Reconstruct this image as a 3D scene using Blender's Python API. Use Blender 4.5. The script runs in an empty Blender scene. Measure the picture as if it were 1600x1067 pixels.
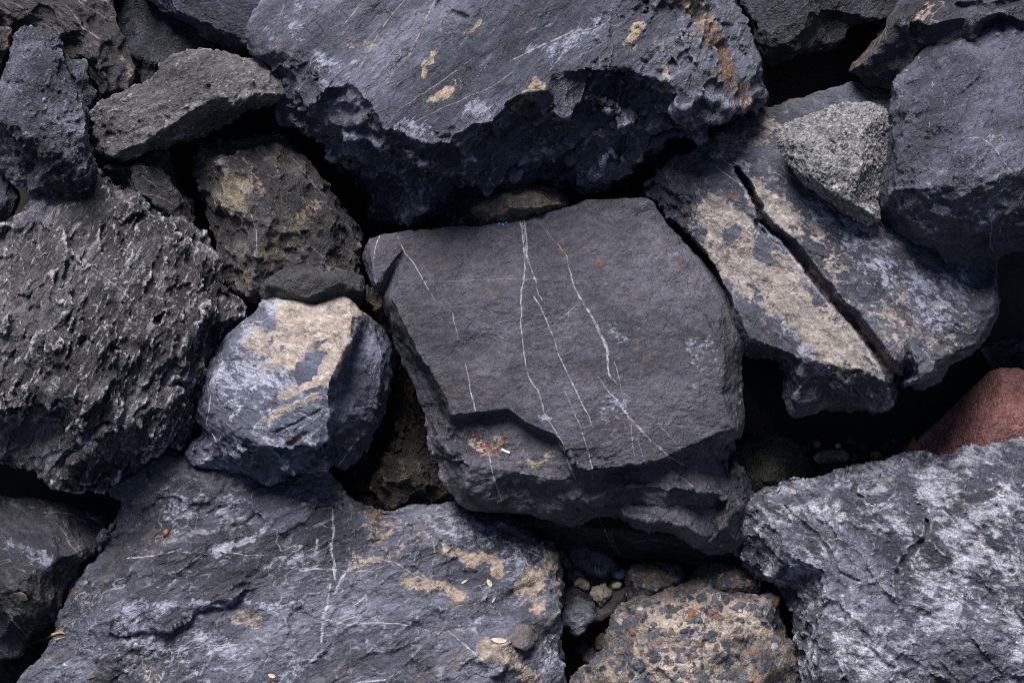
import bpy, math, random
import numpy as np
from mathutils import Vector, Matrix
from mathutils.geometry import delaunay_2d_cdt
from mathutils.bvhtree import BVHTree

SC = bpy.context.scene
COL = SC.collection
R = math.radians

# ------------------------------------------------------------------ camera
PITCH = R(52)                 # looking down on a rubble slope
S = 0.003                     # metres per photo pixel at the slope's mean plane
D = 1600 * S / 0.72           # 50 mm lens on 36 mm sensor
FWD = Vector((0, math.cos(PITCH), -math.sin(PITCH)))
UPV = Vector((0, math.sin(PITCH), math.cos(PITCH)))
RGT = Vector((1, 0, 0))
CTR = Vector((0, 0, 3.2))     # point on the slope in the middle of the view
CAMPOS = CTR - FWD * D
cam = bpy.data.cameras.new('camera')
cam.lens = 50; cam.sensor_width = 36; cam.clip_end = 3000; cam.clip_start = 0.05
co = bpy.data.objects.new('camera', cam); COL.objects.link(co)
co.location = CAMPOS
co.rotation_euler = (math.pi / 2 - PITCH, 0, 0)
SC.camera = co

# ------------------------------------------------------------------ sky, sun, exposure
SUN_EL, SUN_AZ = R(70), R(-30)     # behind the slope, a little to the left
w = bpy.data.worlds.new('World'); SC.world = w; w.use_nodes = True
nt = w.node_tree
sky = nt.nodes.new('ShaderNodeTexSky'); sky.sky_type = 'NISHITA'; sky.sun_disc = False
sky.dust_density = 1.2; sky.sun_elevation = SUN_EL; sky.sun_rotation = SUN_AZ
bg = nt.nodes['Background']; bg.inputs[1].default_value = 0.05
nt.links.new(sky.outputs[0], bg.inputs[0])
sl = bpy.data.lights.new('sun', 'SUN'); sl.energy = 5; sl.angle = R(32); sl.color = (1, 0.97, 0.94)
so = bpy.data.objects.new('sun', sl); COL.objects.link(so)
sd = Vector((math.sin(SUN_AZ) * math.cos(SUN_EL), math.cos(SUN_AZ) * math.cos(SUN_EL), math.sin(SUN_EL)))
so.rotation_euler = sd.to_track_quat('Z', 'Y').to_euler()
so.location = (0, 0, 12)
SC.view_settings.view_transform = 'Standard'
SC.view_settings.look = 'None'
SC.view_settings.exposure = 0.8
SC.view_settings.gamma = 1
SC.cycles.max_bounces = 4
SC.cycles.use_denoising = False
SC.cycles.pixel_filter_type = 'BLACKMAN_HARRIS'; SC.cycles.filter_width = 1.15

# ------------------------------------------------------------------ numpy noise
U = np.uint32
def H(ix, iy, iz, seed):
    h = (ix.astype(np.int64).astype(U) * U(374761393) + iy.astype(np.int64).astype(U) * U(668265263)
         + iz.astype(np.int64).astype(U) * U(2147483647) + U((seed * 1274126177 + 1013904223) & 0xffffffff))
    h ^= h >> U(13); h *= U(1274126177); h ^= h >> U(16); h *= U(2246822519); h ^= h >> U(13)
    return h.astype(np.float64) / 4294967295.0
def rot(seed):
    q, r = np.linalg.qr(np.random.RandomState(seed * 7 + 3).randn(3, 3))
    return q
def vnoise(P, seed):
    P = P @ rot(seed)
    i = np.floor(P); f = P - i; i = i.astype(np.int64)
    f = f * f * f * (f * (f * 6 - 15) + 10)
    out = 0
    for a in (0, 1):
        for b in (0, 1):
            for c in (0, 1):
                wt = (f[:, 0] if a else 1 - f[:, 0]) * (f[:, 1] if b else 1 - f[:, 1]) * (f[:, 2] if c else 1 - f[:, 2])
                out = out + wt * H(i[:, 0] + a, i[:, 1] + b, i[:, 2] + c, seed)
    return out * 2 - 1
def knoise(P, seed):
    """value noise interpolated linearly over tetrahedra: flat facets with creases"""
    P = P @ rot(seed + 50)
    i = np.floor(P); f = P - i; i = i.astype(np.int64)
    o = np.argsort(-f, axis=1)
    fs = np.take_along_axis(f, o, 1)
    n = np.arange(len(P))
    v = (1 - fs[:, 0]) * H(i[:, 0], i[:, 1], i[:, 2], seed)
    j = i.copy(); j[n, o[:, 0]] += 1
    v += (fs[:, 0] - fs[:, 1]) * H(j[:, 0], j[:, 1], j[:, 2], seed)
    j[n, o[:, 1]] += 1
    v += (fs[:, 1] - fs[:, 2]) * H(j[:, 0], j[:, 1], j[:, 2], seed)
    j[n, o[:, 2]] += 1
    v += fs[:, 2] * H(j[:, 0], j[:, 1], j[:, 2], seed)
    return v * 2 - 1
def worley(P, seed):
    i = np.floor(P).astype(np.int64)
    f1 = np.full(len(P), 9.0); f2 = f1.copy(); cid = np.zeros(len(P))
    for a in (-1, 0, 1):
        for b in (-1, 0, 1):
            for c in (-1, 0, 1):
                x, y, z = i[:, 0] + a, i[:, 1] + b, i[:, 2] + c
                d = np.sqrt((x + H(x, y, z, seed) - P[:, 0]) ** 2 + (y + H(x, y, z, seed + 1) - P[:, 1]) ** 2
                            + (z + H(x, y, z, seed + 2) - P[:, 2]) ** 2)
                near = d < f1
                f2 = np.where(near, f1, np.minimum(f2, d))
                cid = np.where(near, H(x, y, z, seed + 5), cid)
                f1 = np.where(near, d, f1)
    return f1, f2, cid
def facets(P, seed, k=.8):
    """lowest of many tilted planes: flat broken faces meeting in sharp ridges"""
    P = P @ rot(seed + 90)
    i = np.floor(P).astype(np.int64); out = np.full(len(P), 9.0)
    for a in (-1, 0, 1):
        for b in (-1, 0, 1):
            for c in (-1, 0, 1):
                x, y, z = i[:, 0] + a, i[:, 1] + b, i[:, 2] + c
                dx = P[:, 0] - x - H(x, y, z, seed); dy = P[:, 1] - y - H(x, y, z, seed + 1); dz = P[:, 2] - z - H(x, y, z, seed + 2)
                v = (H(x, y, z, seed + 3) - .5) * .7 + (H(x, y, z, seed + 4) - .5) * 1.7 * dx + (H(x, y, z, seed + 5) - .5) * 1.7 * dy \
                    + (H(x, y, z, seed + 6) - .5) * 1.7 * dz + k * (dx * dx + dy * dy + dz * dz)
                out = np.minimum(out, v)
    return out * 1.5
def sstep(x, a, b):
    t = np.clip((x - a) / (b - a), 0, 1); return t * t * (3 - 2 * t)
def segdist(X, Y, pl):
    """nearest distance, signed distance and parameter (0..1) along a polyline"""
    best = np.full(len(X), 1e9); sg = best.copy(); tt = np.zeros(len(X))
    n = len(pl) - 1
    for k in range(n):
        ax, ay = pl[k][:2]; bx, by = pl[k + 1][:2]
        dx, dy = bx - ax, by - ay; L2 = dx * dx + dy * dy
        t = np.clip(((X - ax) * dx + (Y - ay) * dy) / L2, 0, 1)
        ex, ey = X - ax - t * dx, Y - ay - t * dy
        d = np.hypot(ex, ey)
        s = (dx * ey - dy * ex) / math.sqrt(L2)
        m = d < best
        best = np.where(m, d, best); sg = np.where(m, s, sg); tt = np.where(m, (k + t) / n, tt)
    return best, sg, tt
def field(X, Y, items):
    """patch field: >0 inside a patch, falling off outside"""
    pos = np.full(len(X), -2.2); neg = np.zeros(len(X))
    for it in items:
        if it[0] == 'e':
            _, x, y, rx, ry, an, st = it
            c, s = math.cos(R(an)), math.sin(R(an))
            u = ((X - x) * c + (Y - y) * s) / rx; v = (-(X - x) * s + (Y - y) * c) / ry
            f = 1 - np.sqrt(u * u + v * v)
        else:
            _, pl, wd, st = it
            f = 1 - segdist(X, Y, pl)[0] / wd
        if st > 0: pos = np.maximum(pos, np.where(f > 0, np.clip(f * 1.5, 0, 1) * st * .8, f * 1.2))
        else: neg = np.minimum(neg, -np.clip(f * 1.5, 0, 1) * -st)
    return np.clip(pos + neg, -2.2, 1.5)

# ------------------------------------------------------------------ materials
class NT:
    def __init__(s, name):
        s.m = bpy.data.materials.new(name); s.m.use_nodes = True
        s.t = s.m.node_tree; s.b = s.t.nodes['Principled BSDF']
    def n(s, ty, **kw):
        x = s.t.nodes.new('ShaderNode' + ty)
        for k, v in kw.items(): setattr(x, k, v)
        return x
    def l(s, a, b): s.t.links.new(a, b)
    def put(s, inp, v):
        if isinstance(v, bpy.types.NodeSocket): s.l(v, inp)
        elif isinstance(v, tuple) and len(v) == 3 and inp.type == 'RGBA': inp.default_value = (*v, 1)
        else: inp.default_value = v
    def noise(s, vec, scale, detail=6, rough=.6, dist=0., lac=2.0):
        x = s.n('TexNoise'); s.l(vec, x.inputs['Vector'])
        for k, v in (('Scale', scale), ('Detail', detail), ('Roughness', rough), ('Distortion', dist), ('Lacunarity', lac)):
            x.inputs[k].default_value = v
        return x.outputs['Fac']
    def vor(s, vec, scale, feature='F1', out='Distance', rnd=1):
        x = s.n('TexVoronoi', feature=feature); s.l(vec, x.inputs['Vector']); x.inputs['Scale'].default_value = scale
        x.inputs['Randomness'].default_value = rnd
        return x.outputs[out]
    def math(s, op, a, b=0., c=0., clamp=False):
        x = s.n('Math', operation=op, use_clamp=clamp)
        s.put(x.inputs[0], a); s.put(x.inputs[1], b); s.put(x.inputs[2], c)
        return x.outputs[0]
    def mr(s, v, a, b, c=0., d=1., smooth=True):
        x = s.n('MapRange', interpolation_type='SMOOTHSTEP' if smooth else 'LINEAR')
        for i, q in enumerate((v, a, b, c, d)): s.put(x.inputs[i], q)
        return x.outputs[0]
    def mix(s, f, a, b, mode='MIX'):
        x = s.n('Mix', data_type='RGBA', blend_type=mode)
        s.put(x.inputs[0], f); s.put(x.inputs[6], a); s.put(x.inputs[7], b)
        return x.outputs[2]
    def ramp(s, f, stops):
        x = s.n('ValToRGB'); e = x.color_ramp.elements
        while len(e) < len(stops): e.new(.5)
        for k, (p, c) in enumerate(stops): e[k].position = p; e[k].color = (*c, 1)
        s.l(f, x.inputs[0]); return x.outputs[0]
    def attr(s, name):
        x = s.n('Attribute', attribute_name=name); return x.outputs['Fac']

def camang(a):
    """euler that turns object space so that x runs along image direction a (degrees) on the slope"""
    M = Matrix((RGT, UPV, -FWD))             # world -> camera
    Q = Matrix.Rotation(R(-a), 3, 'Z') @ M
    return Q.to_euler('XYZ')

def rock_material(name, cols, ang=30., stretch=2.2, scuff=(.2, .2, .24), scuff_amt=.5, scuff_th=.56, scuff_scale=13.,
                  stain=(.12, .085, .05), stain_amt=.4, stain_th=.56, pa=(.42, .34, .25), pb=(.38, .4, .46),
                  vein=(.5, .5, .52), rv_amt=.35, rv_w=.0055, rough=.62, bump=1., cells=None, cell_scale=0, pits=0.,
                  marble=0., seed=0., wear=.5, fine=.35, crk=1., spec=.5, panoise=1.):
    N = NT(name)
    tc = N.n('TexCoord').outputs['Object']
    mp = N.n('Mapping'); N.l(tc, mp.inputs[0])
    mp.inputs['Location'].default_value = (seed * 3.1, seed * 1.7, seed * 2.3)
    co = mp.outputs[0]
    m2 = N.n('Mapping'); N.l(tc, m2.inputs[0]); m2.inputs['Rotation'].default_value = camang(ang)
    m3 = N.n('Mapping'); N.l(m2.outputs[0], m3.inputs[0]); m3.inputs['Scale'].default_value = (1 / stretch, 1, 1)
    m3.inputs['Location'].default_value = (seed, seed * 2, -seed)
    an = m3.outputs[0]
    wear_a = N.attr('raise')
    n1 = N.noise(an, 2.6, 7, .62, .4)
    c = N.ramp(n1, [(.38, cols[0]), (.5, cols[1]), (.62, cols[2])])
    nc = N.noise(co, 9, 5, .7, .8)
    c = N.mix(N.mr(nc, .3, .7, .0, .55), c, N.mix(1., c, (.55, .55, .6), 'MULTIPLY'))
    # dusty or abraded scuffs, running with the grain
    n2 = N.noise(an, scuff_scale, 6, .74, .9)
    n2b = N.noise(co, 3.3, 4, .6, 0)
    sm = N.math('MULTIPLY', N.mr(n2, scuff_th, scuff_th + .09), N.mr(n2b, .36, .62))
    c = N.mix(N.math('MULTIPLY', sm, scuff_amt), c, scuff)
    # brown weathering
    n4 = N.noise(an, 5., 7, .7, 1.)
    c = N.mix(N.math('MULTIPLY', N.mr(n4, stain_th, stain_th + .1), stain_amt), c, stain)
    if marble:
        q1 = N.noise(an, 8.5, 10, .7, 2.2)
        q2 = N.noise(co, 3.2, 5, .6, 1.)
        mk = N.mr(N.math('ADD', q1, N.math('MULTIPLY', N.math('SUBTRACT', q2, .5), 1.)), .45, .66)
        c = N.mix(N.math('MULTIPLY', mk, marble), c, pb)
        q3 = N.noise(an, 30., 6, .7, 3.)
        c = N.mix(N.mr(q3, .55, .66, 0, .75), c, (.07, .075, .09))
        q4 = N.noise(an, 11., 5, .7, 1.5)
        c = N.mix(N.mr(q4, .57, .64, 0, .5), c, (.14, .12, .075))
    # lichen-like white bloom (painted zones)
    nb = N.noise(an, 42, 6, .8, .8); nb2 = N.noise(co, 7, 5, .6, .5)
    fb = N.math('ADD', N.attr('pb'), N.math('ADD', N.math('MULTIPLY', N.math('SUBTRACT', nb, .5), 3.2),
                                           N.math('MULTIPLY', N.math('SUBTRACT', nb2, .5), 2.2)))
    if not marble:
        c = N.mix(N.mr(fb, .25, .6, 0, .85), c, N.mix(N.noise(co, 60, 3), pb, N.mix(1., pb, (.55, .56, .6), 'MULTIPLY')))
    # tan crust (painted zones)
    na = N.noise(an, 11, 7, .7, .5); na2 = N.noise(co, 38, 6, .7, .3)
    fa = N.math('ADD', N.attr('pa'), N.math('ADD', N.math('MULTIPLY', N.math('SUBTRACT', na, .5), 2.6 * panoise),
                                           N.math('MULTIPLY', N.math('SUBTRACT', na2, .5), 1.5 * panoise)))
    pcol = N.ramp(N.noise(co, 14, 8, .7, .6), [(.33, tuple(x * .42 for x in pa)), (.48, tuple(x * .8 for x in pa)),
                                             (.62, pa), (.74, (pa[0] * 1.05, pa[1] * 1.12, pa[2] * 1.25))])
    c = N.mix(N.mr(fa, .12, .3, 0, .95), c, pcol)
    fr = N.math('ADD', N.attr('pr'), N.math('MULTIPLY', N.math('SUBTRACT', na, .5), 2.4))
    c = N.mix(N.mr(fr, .15, .6, 0, .8), c, (.15, .075, .03))
    if cells is not None:
        cid = N.attr('cid'); ce = N.attr('cedge')
        cc = N.ramp(cid, cells)
        cc = N.mix(N.noise(co, 160, 3), cc, N.mix(1., cc, (.6, .6, .6), 'MULTIPLY'))
        c = N.mix(N.mr(ce, .06, .16), c, cc)
    # hair-thin procedural veins
    nv = N.noise(an, 3.4, 3.5, .55, .35); nm = N.noise(co, 2.4, 2, .5)
    dv = N.math('ABSOLUTE', N.math('SUBTRACT', nv, .5))
    vm = N.math('MULTIPLY', N.mr(dv, rv_w * .4, rv_w, 1, 0), N.mr(nm, .5, .6))
    m4 = N.n('Mapping'); N.l(tc, m4.inputs[0]); m4.inputs['Rotation'].default_value = camang(ang + 62)
    m5 = N.n('Mapping'); N.l(m4.outputs[0], m5.inputs[0]); m5.inputs['Scale'].default_value = (.22, 1, 1)
    m5.inputs['Location'].default_value = (seed + 4, 0, seed)
    nv2 = N.noise(m5.outputs[0], 3.2, 4, .55, .2)
    vm2 = N.math('MULTIPLY', N.mr(N.math('ABSOLUTE', N.math('SUBTRACT', nv2, .47)), rv_w * .2, rv_w * .7, 1, 0), N.mr(nm, .42, .5, 1, 0))
    c = N.mix(N.math('MULTIPLY', N.math('MAXIMUM', vm, vm2), rv_amt), c, vein)
    # grain
    n3 = N.noise(co, 130, 5, .75)
    c = N.mix(1., c, N.ramp(n3, [(.36, (1 - fine,) * 3), (.62, (1.,) * 3)]), 'MULTIPLY')
    n5 = N.noise(an, 48, 6, .75, 1.)
    c = N.mix(1., c, N.ramp(n5, [(.4, (.62, .62, .64)), (.58, (1., 1., 1.))]), 'MULTIPLY')
    # abrasion on raised bits
    c = N.mix(N.math('MULTIPLY', N.mr(wear_a, .12, .7, 0, wear), N.mr(N.noise(co, 40, 4, .7), .35, .6, .2, 1)), c, N.mix(.5, c, tuple(min(1, x * 3.4) for x in cols[2])))
    # traced calcite veins
    sg = N.math('ABSOLUTE', N.attr('vs')); vu = N.attr('vu'); vw = N.attr('vw')
    wob = N.math('MULTIPLY', vw, N.mr(N.noise(co, 45, 4, .7), .3, .7, .35, 1.35))
    tv = N.math('MULTIPLY', N.mr(N.math('SUBTRACT', sg, wob), -.6, .5, 1, 0), N.mr(N.math('SUBTRACT', vu, vw), 1.2, 2.6, 1, 0))
    tv = N.math('MULTIPLY', tv, N.mr(N.noise(co, 26, 4, .7), .36, .56, .12, .95))
    c = N.mix(N.math('MULTIPLY', tv, .85), c, N.mix(N.noise(co, 50, 3), tuple(x * .6 for x in vein), vein))
    gm = N.n('Gamma'); N.l(c, gm.inputs[0]); gm.inputs[1].default_value = 1.28
    c = N.mix(1., gm.outputs[0], (1.68, 1.64, 1.72), 'MULTIPLY')
    N.l(c, N.b.inputs['Base Color'])
    # relief
    h1 = N.noise(an, 24, 6, .7, .6)
    h2 = N.noise(co, 62, 5, .72, .3)
    hr = N.n('TexNoise', noise_type='RIDGED_MULTIFRACTAL'); N.l(an, hr.inputs['Vector'])
    for k_, v_ in (('Scale', 17), ('Detail', 5), ('Roughness', .55), ('Offset', .9), ('Gain', 2.)): hr.inputs[k_].default_value = v_
    ve = N.vor(co, 60, 'F1', 'Distance')
    hh = N.math('ADD', N.math('MULTIPLY', h1, 1.25), N.math('ADD', N.math('MULTIPLY', h2, .38), N.math('MULTIPLY', hr.outputs['Fac'], .16)))
    hh = N.math('ADD', hh, N.math('MULTIPLY', N.mr(dv, 0, .02, 0, 1), .05))
    wv = N.n('TexNoise'); N.l(co, wv.inputs['Vector']); wv.inputs['Scale'].default_value = 9; wv.inputs['Detail'].default_value = 5
    va = N.n('VectorMath', operation='MULTIPLY_ADD'); N.l(wv.outputs['Color'], va.inputs[0]); va.inputs[1].default_value = (.16, .16, .16); N.l(an, va.inputs[2])
    ck = N.mr(N.vor(va.outputs[0], 7.5, 'DISTANCE_TO_EDGE'), .0, .022, 1, 0)
    ck = N.math('MULTIPLY', ck, N.mr(N.noise(co, 4.5, 3, .5), .45, .56, 0, crk))
    hh = N.math('SUBTRACT', hh, N.math('MULTIPLY', ck, .22))
    c = N.mix(N.math('MULTIPLY', ck, .55), c, (.02, .018, .016)); N.l(c, N.b.inputs['Base Color'])
    if pits:
        hh = N.math('SUBTRACT', hh, N.math('MULTIPLY', N.mr(ve, .05, .32, 1, 0), pits))
    bp = N.n('Bump'); bp.inputs['Strength'].default_value = min(1, .9 * bump); bp.inputs['Distance'].default_value = .06 * bump
    N.l(hh, bp.inputs['Height']); N.l(bp.outputs[0], N.b.inputs['Normal'])
    N.l(N.mr(h2, .3, .7, rough - .26, rough + .04), N.b.inputs['Roughness'])
    N.b.inputs['Specular IOR Level'].default_value = spec
    return N.m

def plain_material(name, c1, c2, rough=.6, scale=20, bump=.3):
    N = NT(name); tc = N.n('TexCoord').outputs['Object']
    n = N.noise(tc, scale, 6, .65, .3)
    N.l(N.ramp(n, [(.35, c1), (.65, c2)]), N.b.inputs['Base Color'])
    bp = N.n('Bump'); bp.inputs['Strength'].default_value = bump; bp.inputs['Distance'].default_value = .004
    N.l(N.noise(tc, scale * 4, 6, .7), bp.inputs['Height']); N.l(bp.outputs[0], N.b.inputs['Normal'])
    N.b.inputs['Roughness'].default_value = rough
    return N.m

# ------------------------------------------------------------------ rock builder
def to_world(X, Y, Z):
    """slope coordinates (photo pixel units across, up is -Y, Z towards the viewer) -> metres"""
    z = Z * S
    k = (D - z) / D * S
    x = (X - 800) * k; y = (533.5 - Y) * k
    return np.stack([CTR.x + x, CTR.y + y * UPV.y - z * FWD.y, CTR.z + y * UPV.z - z * FWD.z], 1)

def normals(V, F):
    a = V[F[:, 2]] - V[F[:, 0]]; b = V[F[:, 3]] - V[F[:, 1]]
    n = np.cross(a, b); out = np.zeros_like(V)
    for k in range(4):
        for j in range(3): out[:, j] += np.bincount(F[:, k], n[:, j], len(V))
    return out / np.maximum(np.linalg.norm(out, axis=1, keepdims=True), 1e-9)

def smooth(V, E, it, f=.5):
    deg = np.bincount(E.ravel(), minlength=len(V))[:, None]
    for _ in range(it):
        A = np.zeros_like(V)
        for j in range(3):
            A[:, j] = np.bincount(E[:, 0], V[E[:, 1], j], len(V)) + np.bincount(E[:, 1], V[E[:, 0], j], len(V))
        V = V + f * (A / deg - V)
    return V

BVHS = []
ROCKS = {}
def make_rock(name, label, cat, mat, outline, lines=(), pts=(), thick=120, vox=2.6, sm=2, disp=(), down=1., seed=1,
              veins=(), pa=(), pb=(), pr=(), cracks=(), cell=None, zones=(), shrink=.82, group=None, back=None, push=()):
    V2, h, idx = [], [], {}
    def add(p):
        k = (round(p[0], 1), round(p[1], 1))
        if k not in idx: idx[k] = len(V2); V2.append(Vector((p[0], -p[1]))); h.append(p[2])
        return idx[k]
    # outline heights: fill in missing ones by interpolation
    n = len(outline); known = [i for i, p in enumerate(outline) if len(p) > 2]
    O = []
    for i, p in enumerate(outline):
        if len(p) > 2: O.append(p); continue
        a = max([k for k in known if k < i], default=known[-1] - n); b = min([k for k in known if k > i], default=known[0] + n)
        t = (i - a) / (b - a)
        O.append((p[0], p[1], outline[a % n][2] * (1 - t) + outline[b % n][2] * t))
    ring = [add(p) for p in O]
    edges = []
    for ln in lines:
        q = [add(p) for p in ln]
        edges += [(q[i], q[i + 1]) for i in range(len(q) - 1) if q[i] != q[i + 1]]
    for p in pts: add(p)
    area = sum(V2[ring[i]].x * V2[ring[(i + 1) % n]].y - V2[ring[(i + 1) % n]].x * V2[ring[i]].y for i in range(n))
    face = ring if area > 0 else ring[::-1]
    vo, eo, fo, ov, oe, of = delaunay_2d_cdt(V2, edges, [face], 1, 1e-3)
    hv = []
    for i, v in enumerate(vo):
        if ov[i]: hv.append(h[ov[i][0]])
        else:      # crossing made by the triangulator: blend from its nearest control points
            ds = sorted((((v - V2[j]).length + 1e-3), h[j]) for j in range(len(V2)))[:3]
            hv.append(sum(q / d for d, q in ds) / sum(1 / d for d, _ in ds))
    cx = sum(v.x for v in vo) / len(vo); cy = sum(v.y for v in vo) / len(vo)
    hb = (min(p[2] for p in O) - thick) if back is None else back
    nf = len(vo)
    verts = [(v.x, v.y, hv[i]) for i, v in enumerate(vo)]
    verts += [(cx + (v.x - cx) * shrink, cy + (v.y - cy) * shrink, hb) for v in vo]
    faces = [tuple(f) for f in fo] + [tuple(nf + i for i in f[::-1]) for f in fo]
    cnt = {}
    for f in fo:
        for i in range(3):
            e = (f[i], f[(i + 1) % 3]); cnt[e] = 1
    for (a, b) in list(cnt):
        if (b, a) not in cnt: faces.append((b, a, nf + a, nf + b))
    me = bpy.data.meshes.new('tmp'); me.from_pydata(verts, [], faces); me.update()
    ob = bpy.data.objects.new('tmp', me); COL.objects.link(ob)
    md = ob.modifiers.new('r', 'REMESH'); md.mode = 'VOXEL'; md.voxel_size = vox; md.adaptivity = 0
    dg = bpy.context.evaluated_depsgraph_get()
    m = bpy.data.meshes.new_from_object(ob.evaluated_get(dg))
    bpy.data.objects.remove(ob); bpy.data.meshes.remove(me)
    nv = len(m.vertices); V = np.empty(nv * 3); m.vertices.foreach_get('co', V); V = V.reshape(-1, 3)
    F = np.empty(len(m.loops), np.int32); m.loops.foreach_get('vertex_index', F); F = F.reshape(-1, 4)
    E = np.empty(len(m.edges) * 2, np.int32); m.edges.foreach_get('vertices', E); E = E.reshape(-1, 2)
    V = smooth(V, E, sm)
    amp = np.ones(nv)
    for z in zones:                                 # rougher or smoother areas
        f = field(V[:, 0], -V[:, 1], [z[:-1] + (1,)])
        amp += (z[-1] - 1) * sstep(f, -.15, .35)
    for (kind, args) in push:                        # bulges and hollows with soft edges
        f = field(V[:, 0], -V[:, 1], [args[:-1] + (1,)])
        V[:, 2] += args[-1] * sstep(f, 0, .8) * (V[:, 2] > hb + thick * .4)
    raised = np.zeros(nv)
    cid = ced = None
    for k, dsp in enumerate(disp):
        ty, sc, am = dsp[:3]; an = dsp[3] if len(dsp) > 3 else 0; st = dsp[4] if len(dsp) > 4 else 1
        if k % 2 == 0 or k < 3:
            Nn = smooth(normals(V, F), E, 5, .8); Nn /= np.maximum(np.linalg.norm(Nn, axis=1, keepdims=True), 1e-6)
            dm = 1 + (down - 1) * sstep(-Nn[:, 1] - .35 * Nn[:, 2], -.05, .4)
        P = V + seed * 37.7
        c, s = math.cos(R(an)), math.sin(R(an))
        Q = np.stack([(P[:, 0] * c + P[:, 1] * s) / (sc * st), (-P[:, 0] * s + P[:, 1] * c) / sc, P[:, 2] / sc], 1)
        if sc > 10:
            Q = Q + .28 * np.stack([vnoise(Q * 1.3, seed + 11 + j) for j in range(3)], 1)
        if ty == 'f': d = facets(Q, seed + k)
        elif ty == 'k': d = knoise(Q, seed + k)
        elif ty == 'v': d = vnoise(Q, seed + k)
        elif ty == 'r': d = 1 - 2.2 * np.abs(vnoise(Q, seed + k)) - .2
        elif ty == 'g': d = -(1 - sstep(np.abs(knoise(Q, seed + k)), 0, .16))       # thin grooves
        elif ty == 't':
            t = Q[:, 1] * .8 + Q[:, 2] * .6 + .5 * vnoise(Q * .35, seed + k)
            f = t - np.floor(t); d = (1 - f) ** 1.6 * 2 - 1 + (sstep(f, .88, 1)) * 1.0
        elif ty == 'w':
            f1, f2, ci = worley(Q, seed + k); d = 1 - 2 * np.clip(f1, 0, 1)
        elif ty == 'p':                                   # flat plates with steps between
            Q = Q + .16 * np.stack([knoise(Q * 2.9, seed + 21 + j) for j in range(3)], 1)
            f1, f2, ci = worley(Q, seed + k); d = ci * 2 - 1
        elif ty == 'h':                                   # pits
            f1, f2, ci = worley(Q, seed + k); d = -(1 - sstep(f1, .1, .4)) * (ci > .45)
        elif ty == 'c':                                   # embedded pebbles
            f1, f2, ci = worley(Q, seed + k)
            g = sstep(f2 - f1, .0, .3); d = g * (ci * .9 + .2) - .3
            on = (ci > cell) & (f1 < .35 + .45 * H(np.floor(ci * 9999), np.floor(ci * 77), np.zeros(nv), 3))
            d = np.where(on, g * (ci * .9 + .3) - .2, -.2)
            if cid is None: cid = np.zeros(nv); ced = np.zeros(nv)
            cid = np.where(on, H(np.floor(ci * 99999), np.zeros(nv), np.zeros(nv), 8), cid); ced = np.where(on, 1., ced)
        V = V + Nn * (d * am * amp * (1 if ty == 'p' else dm if sc >= 25 else np.sqrt(dm)))[:, None]
        if sc < 60: raised += d * (.7 if am > 1 else .4)
    X, Y = V[:, 0].copy(), -V[:, 1]
    for cr in cracks:
        pl, wd, dp = cr[:3]; jt = 2.2 if wd > 11 else 4.
        d, sgn, t = segdist(X + 1.5 * vnoise(V / 9, 5) + jt * knoise(V / 22, 15), Y + 1.5 * vnoise(V / 9, 6) + jt * knoise(V / 22, 16), pl)
        d = d + .3 * jt * np.abs(vnoise(V / 16, 17))
        ww = wd * (np.interp(t, np.linspace(0, 1, len(cr[3])), cr[3]) if len(cr) > 3 else 1)
        pf = np.clip(1 - d / np.maximum(ww, .1), 0, 1) ** .7
        if wd > 11:      # open split: one sheer wall, one slanting wall
            pf = np.where(sgn < 0, np.clip(1.15 - d / np.maximum(ww * 1.25, .1), 0, 1), sstep(d / np.maximum(ww, .1), .42, .2))
        V[:, 2] -= dp * pf * (V[:, 2] > hb + thick * .3)
    W = to_world(V[:, 0], -V[:, 1], V[:, 2])
    ctr = W.mean(0); ctr[2] = W[:, 2].min()
    m.vertices.foreach_set('co', (W - ctr).ravel())
    m.polygons.foreach_set('use_smooth', np.ones(len(m.polygons), bool))
    def at(nm, v): 
        a = m.attributes.new(nm, 'FLOAT', 'POINT'); a.data.foreach_set('value', np.asarray(v, np.float32))
    u = np.full(nv, 30.0); sg = u.copy(); wd = np.zeros(nv)
    for vn in veins:
        pl, ws = vn
        jx = X + 1.2 * vnoise(V / 14, 8); jy = Y + 1.2 * vnoise(V / 14, 9)
        d, s_, t = segdist(jx, jy, pl)
        ww = np.interp(t, np.linspace(0, 1, len(ws)), ws) if hasattr(ws, '__len__') else np.full(nv, ws)
        mk = d < u
        u = np.where(mk, d, u); sg = np.where(mk, s_, sg); wd = np.where(mk, ww, wd)
    at('vs', np.clip(sg, -30, 30)); at('vu', u); at('vw', wd)
    XJ = X + 10 * vnoise(V / 30, 31) + 6 * knoise(V / 13, 32) + 3 * knoise(V / 6, 33)
    YJ = Y + 8 * vnoise(V / 30, 34) + 5 * knoise(V / 13, 35) + 3 * knoise(V / 6, 36)
    at('pa', field(XJ, YJ, pa)); at('pb', field(XJ, YJ, pb)); at('pr', field(XJ, YJ, pr))
    Nn = normals(V, F); Vs = smooth(V, E, 3, .7)
    at('raise', ((V - Vs) * Nn).sum(1) / vox)
    if cid is not None: at('cid', cid); at('cedge', ced)
    m.update()
    m.name = name; m.materials.clear(); m.materials.append(mat)
    o = bpy.data.objects.new(name, m); o.location = ctr; COL.objects.link(o)
    o['label'] = label; o['category'] = cat
    if group: o['group'] = group
    tri = np.concatenate([F[:, [0, 1, 2]], F[:, [0, 2, 3]]])
    ROCKS[label] = (W, tri)
    return o

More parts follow.
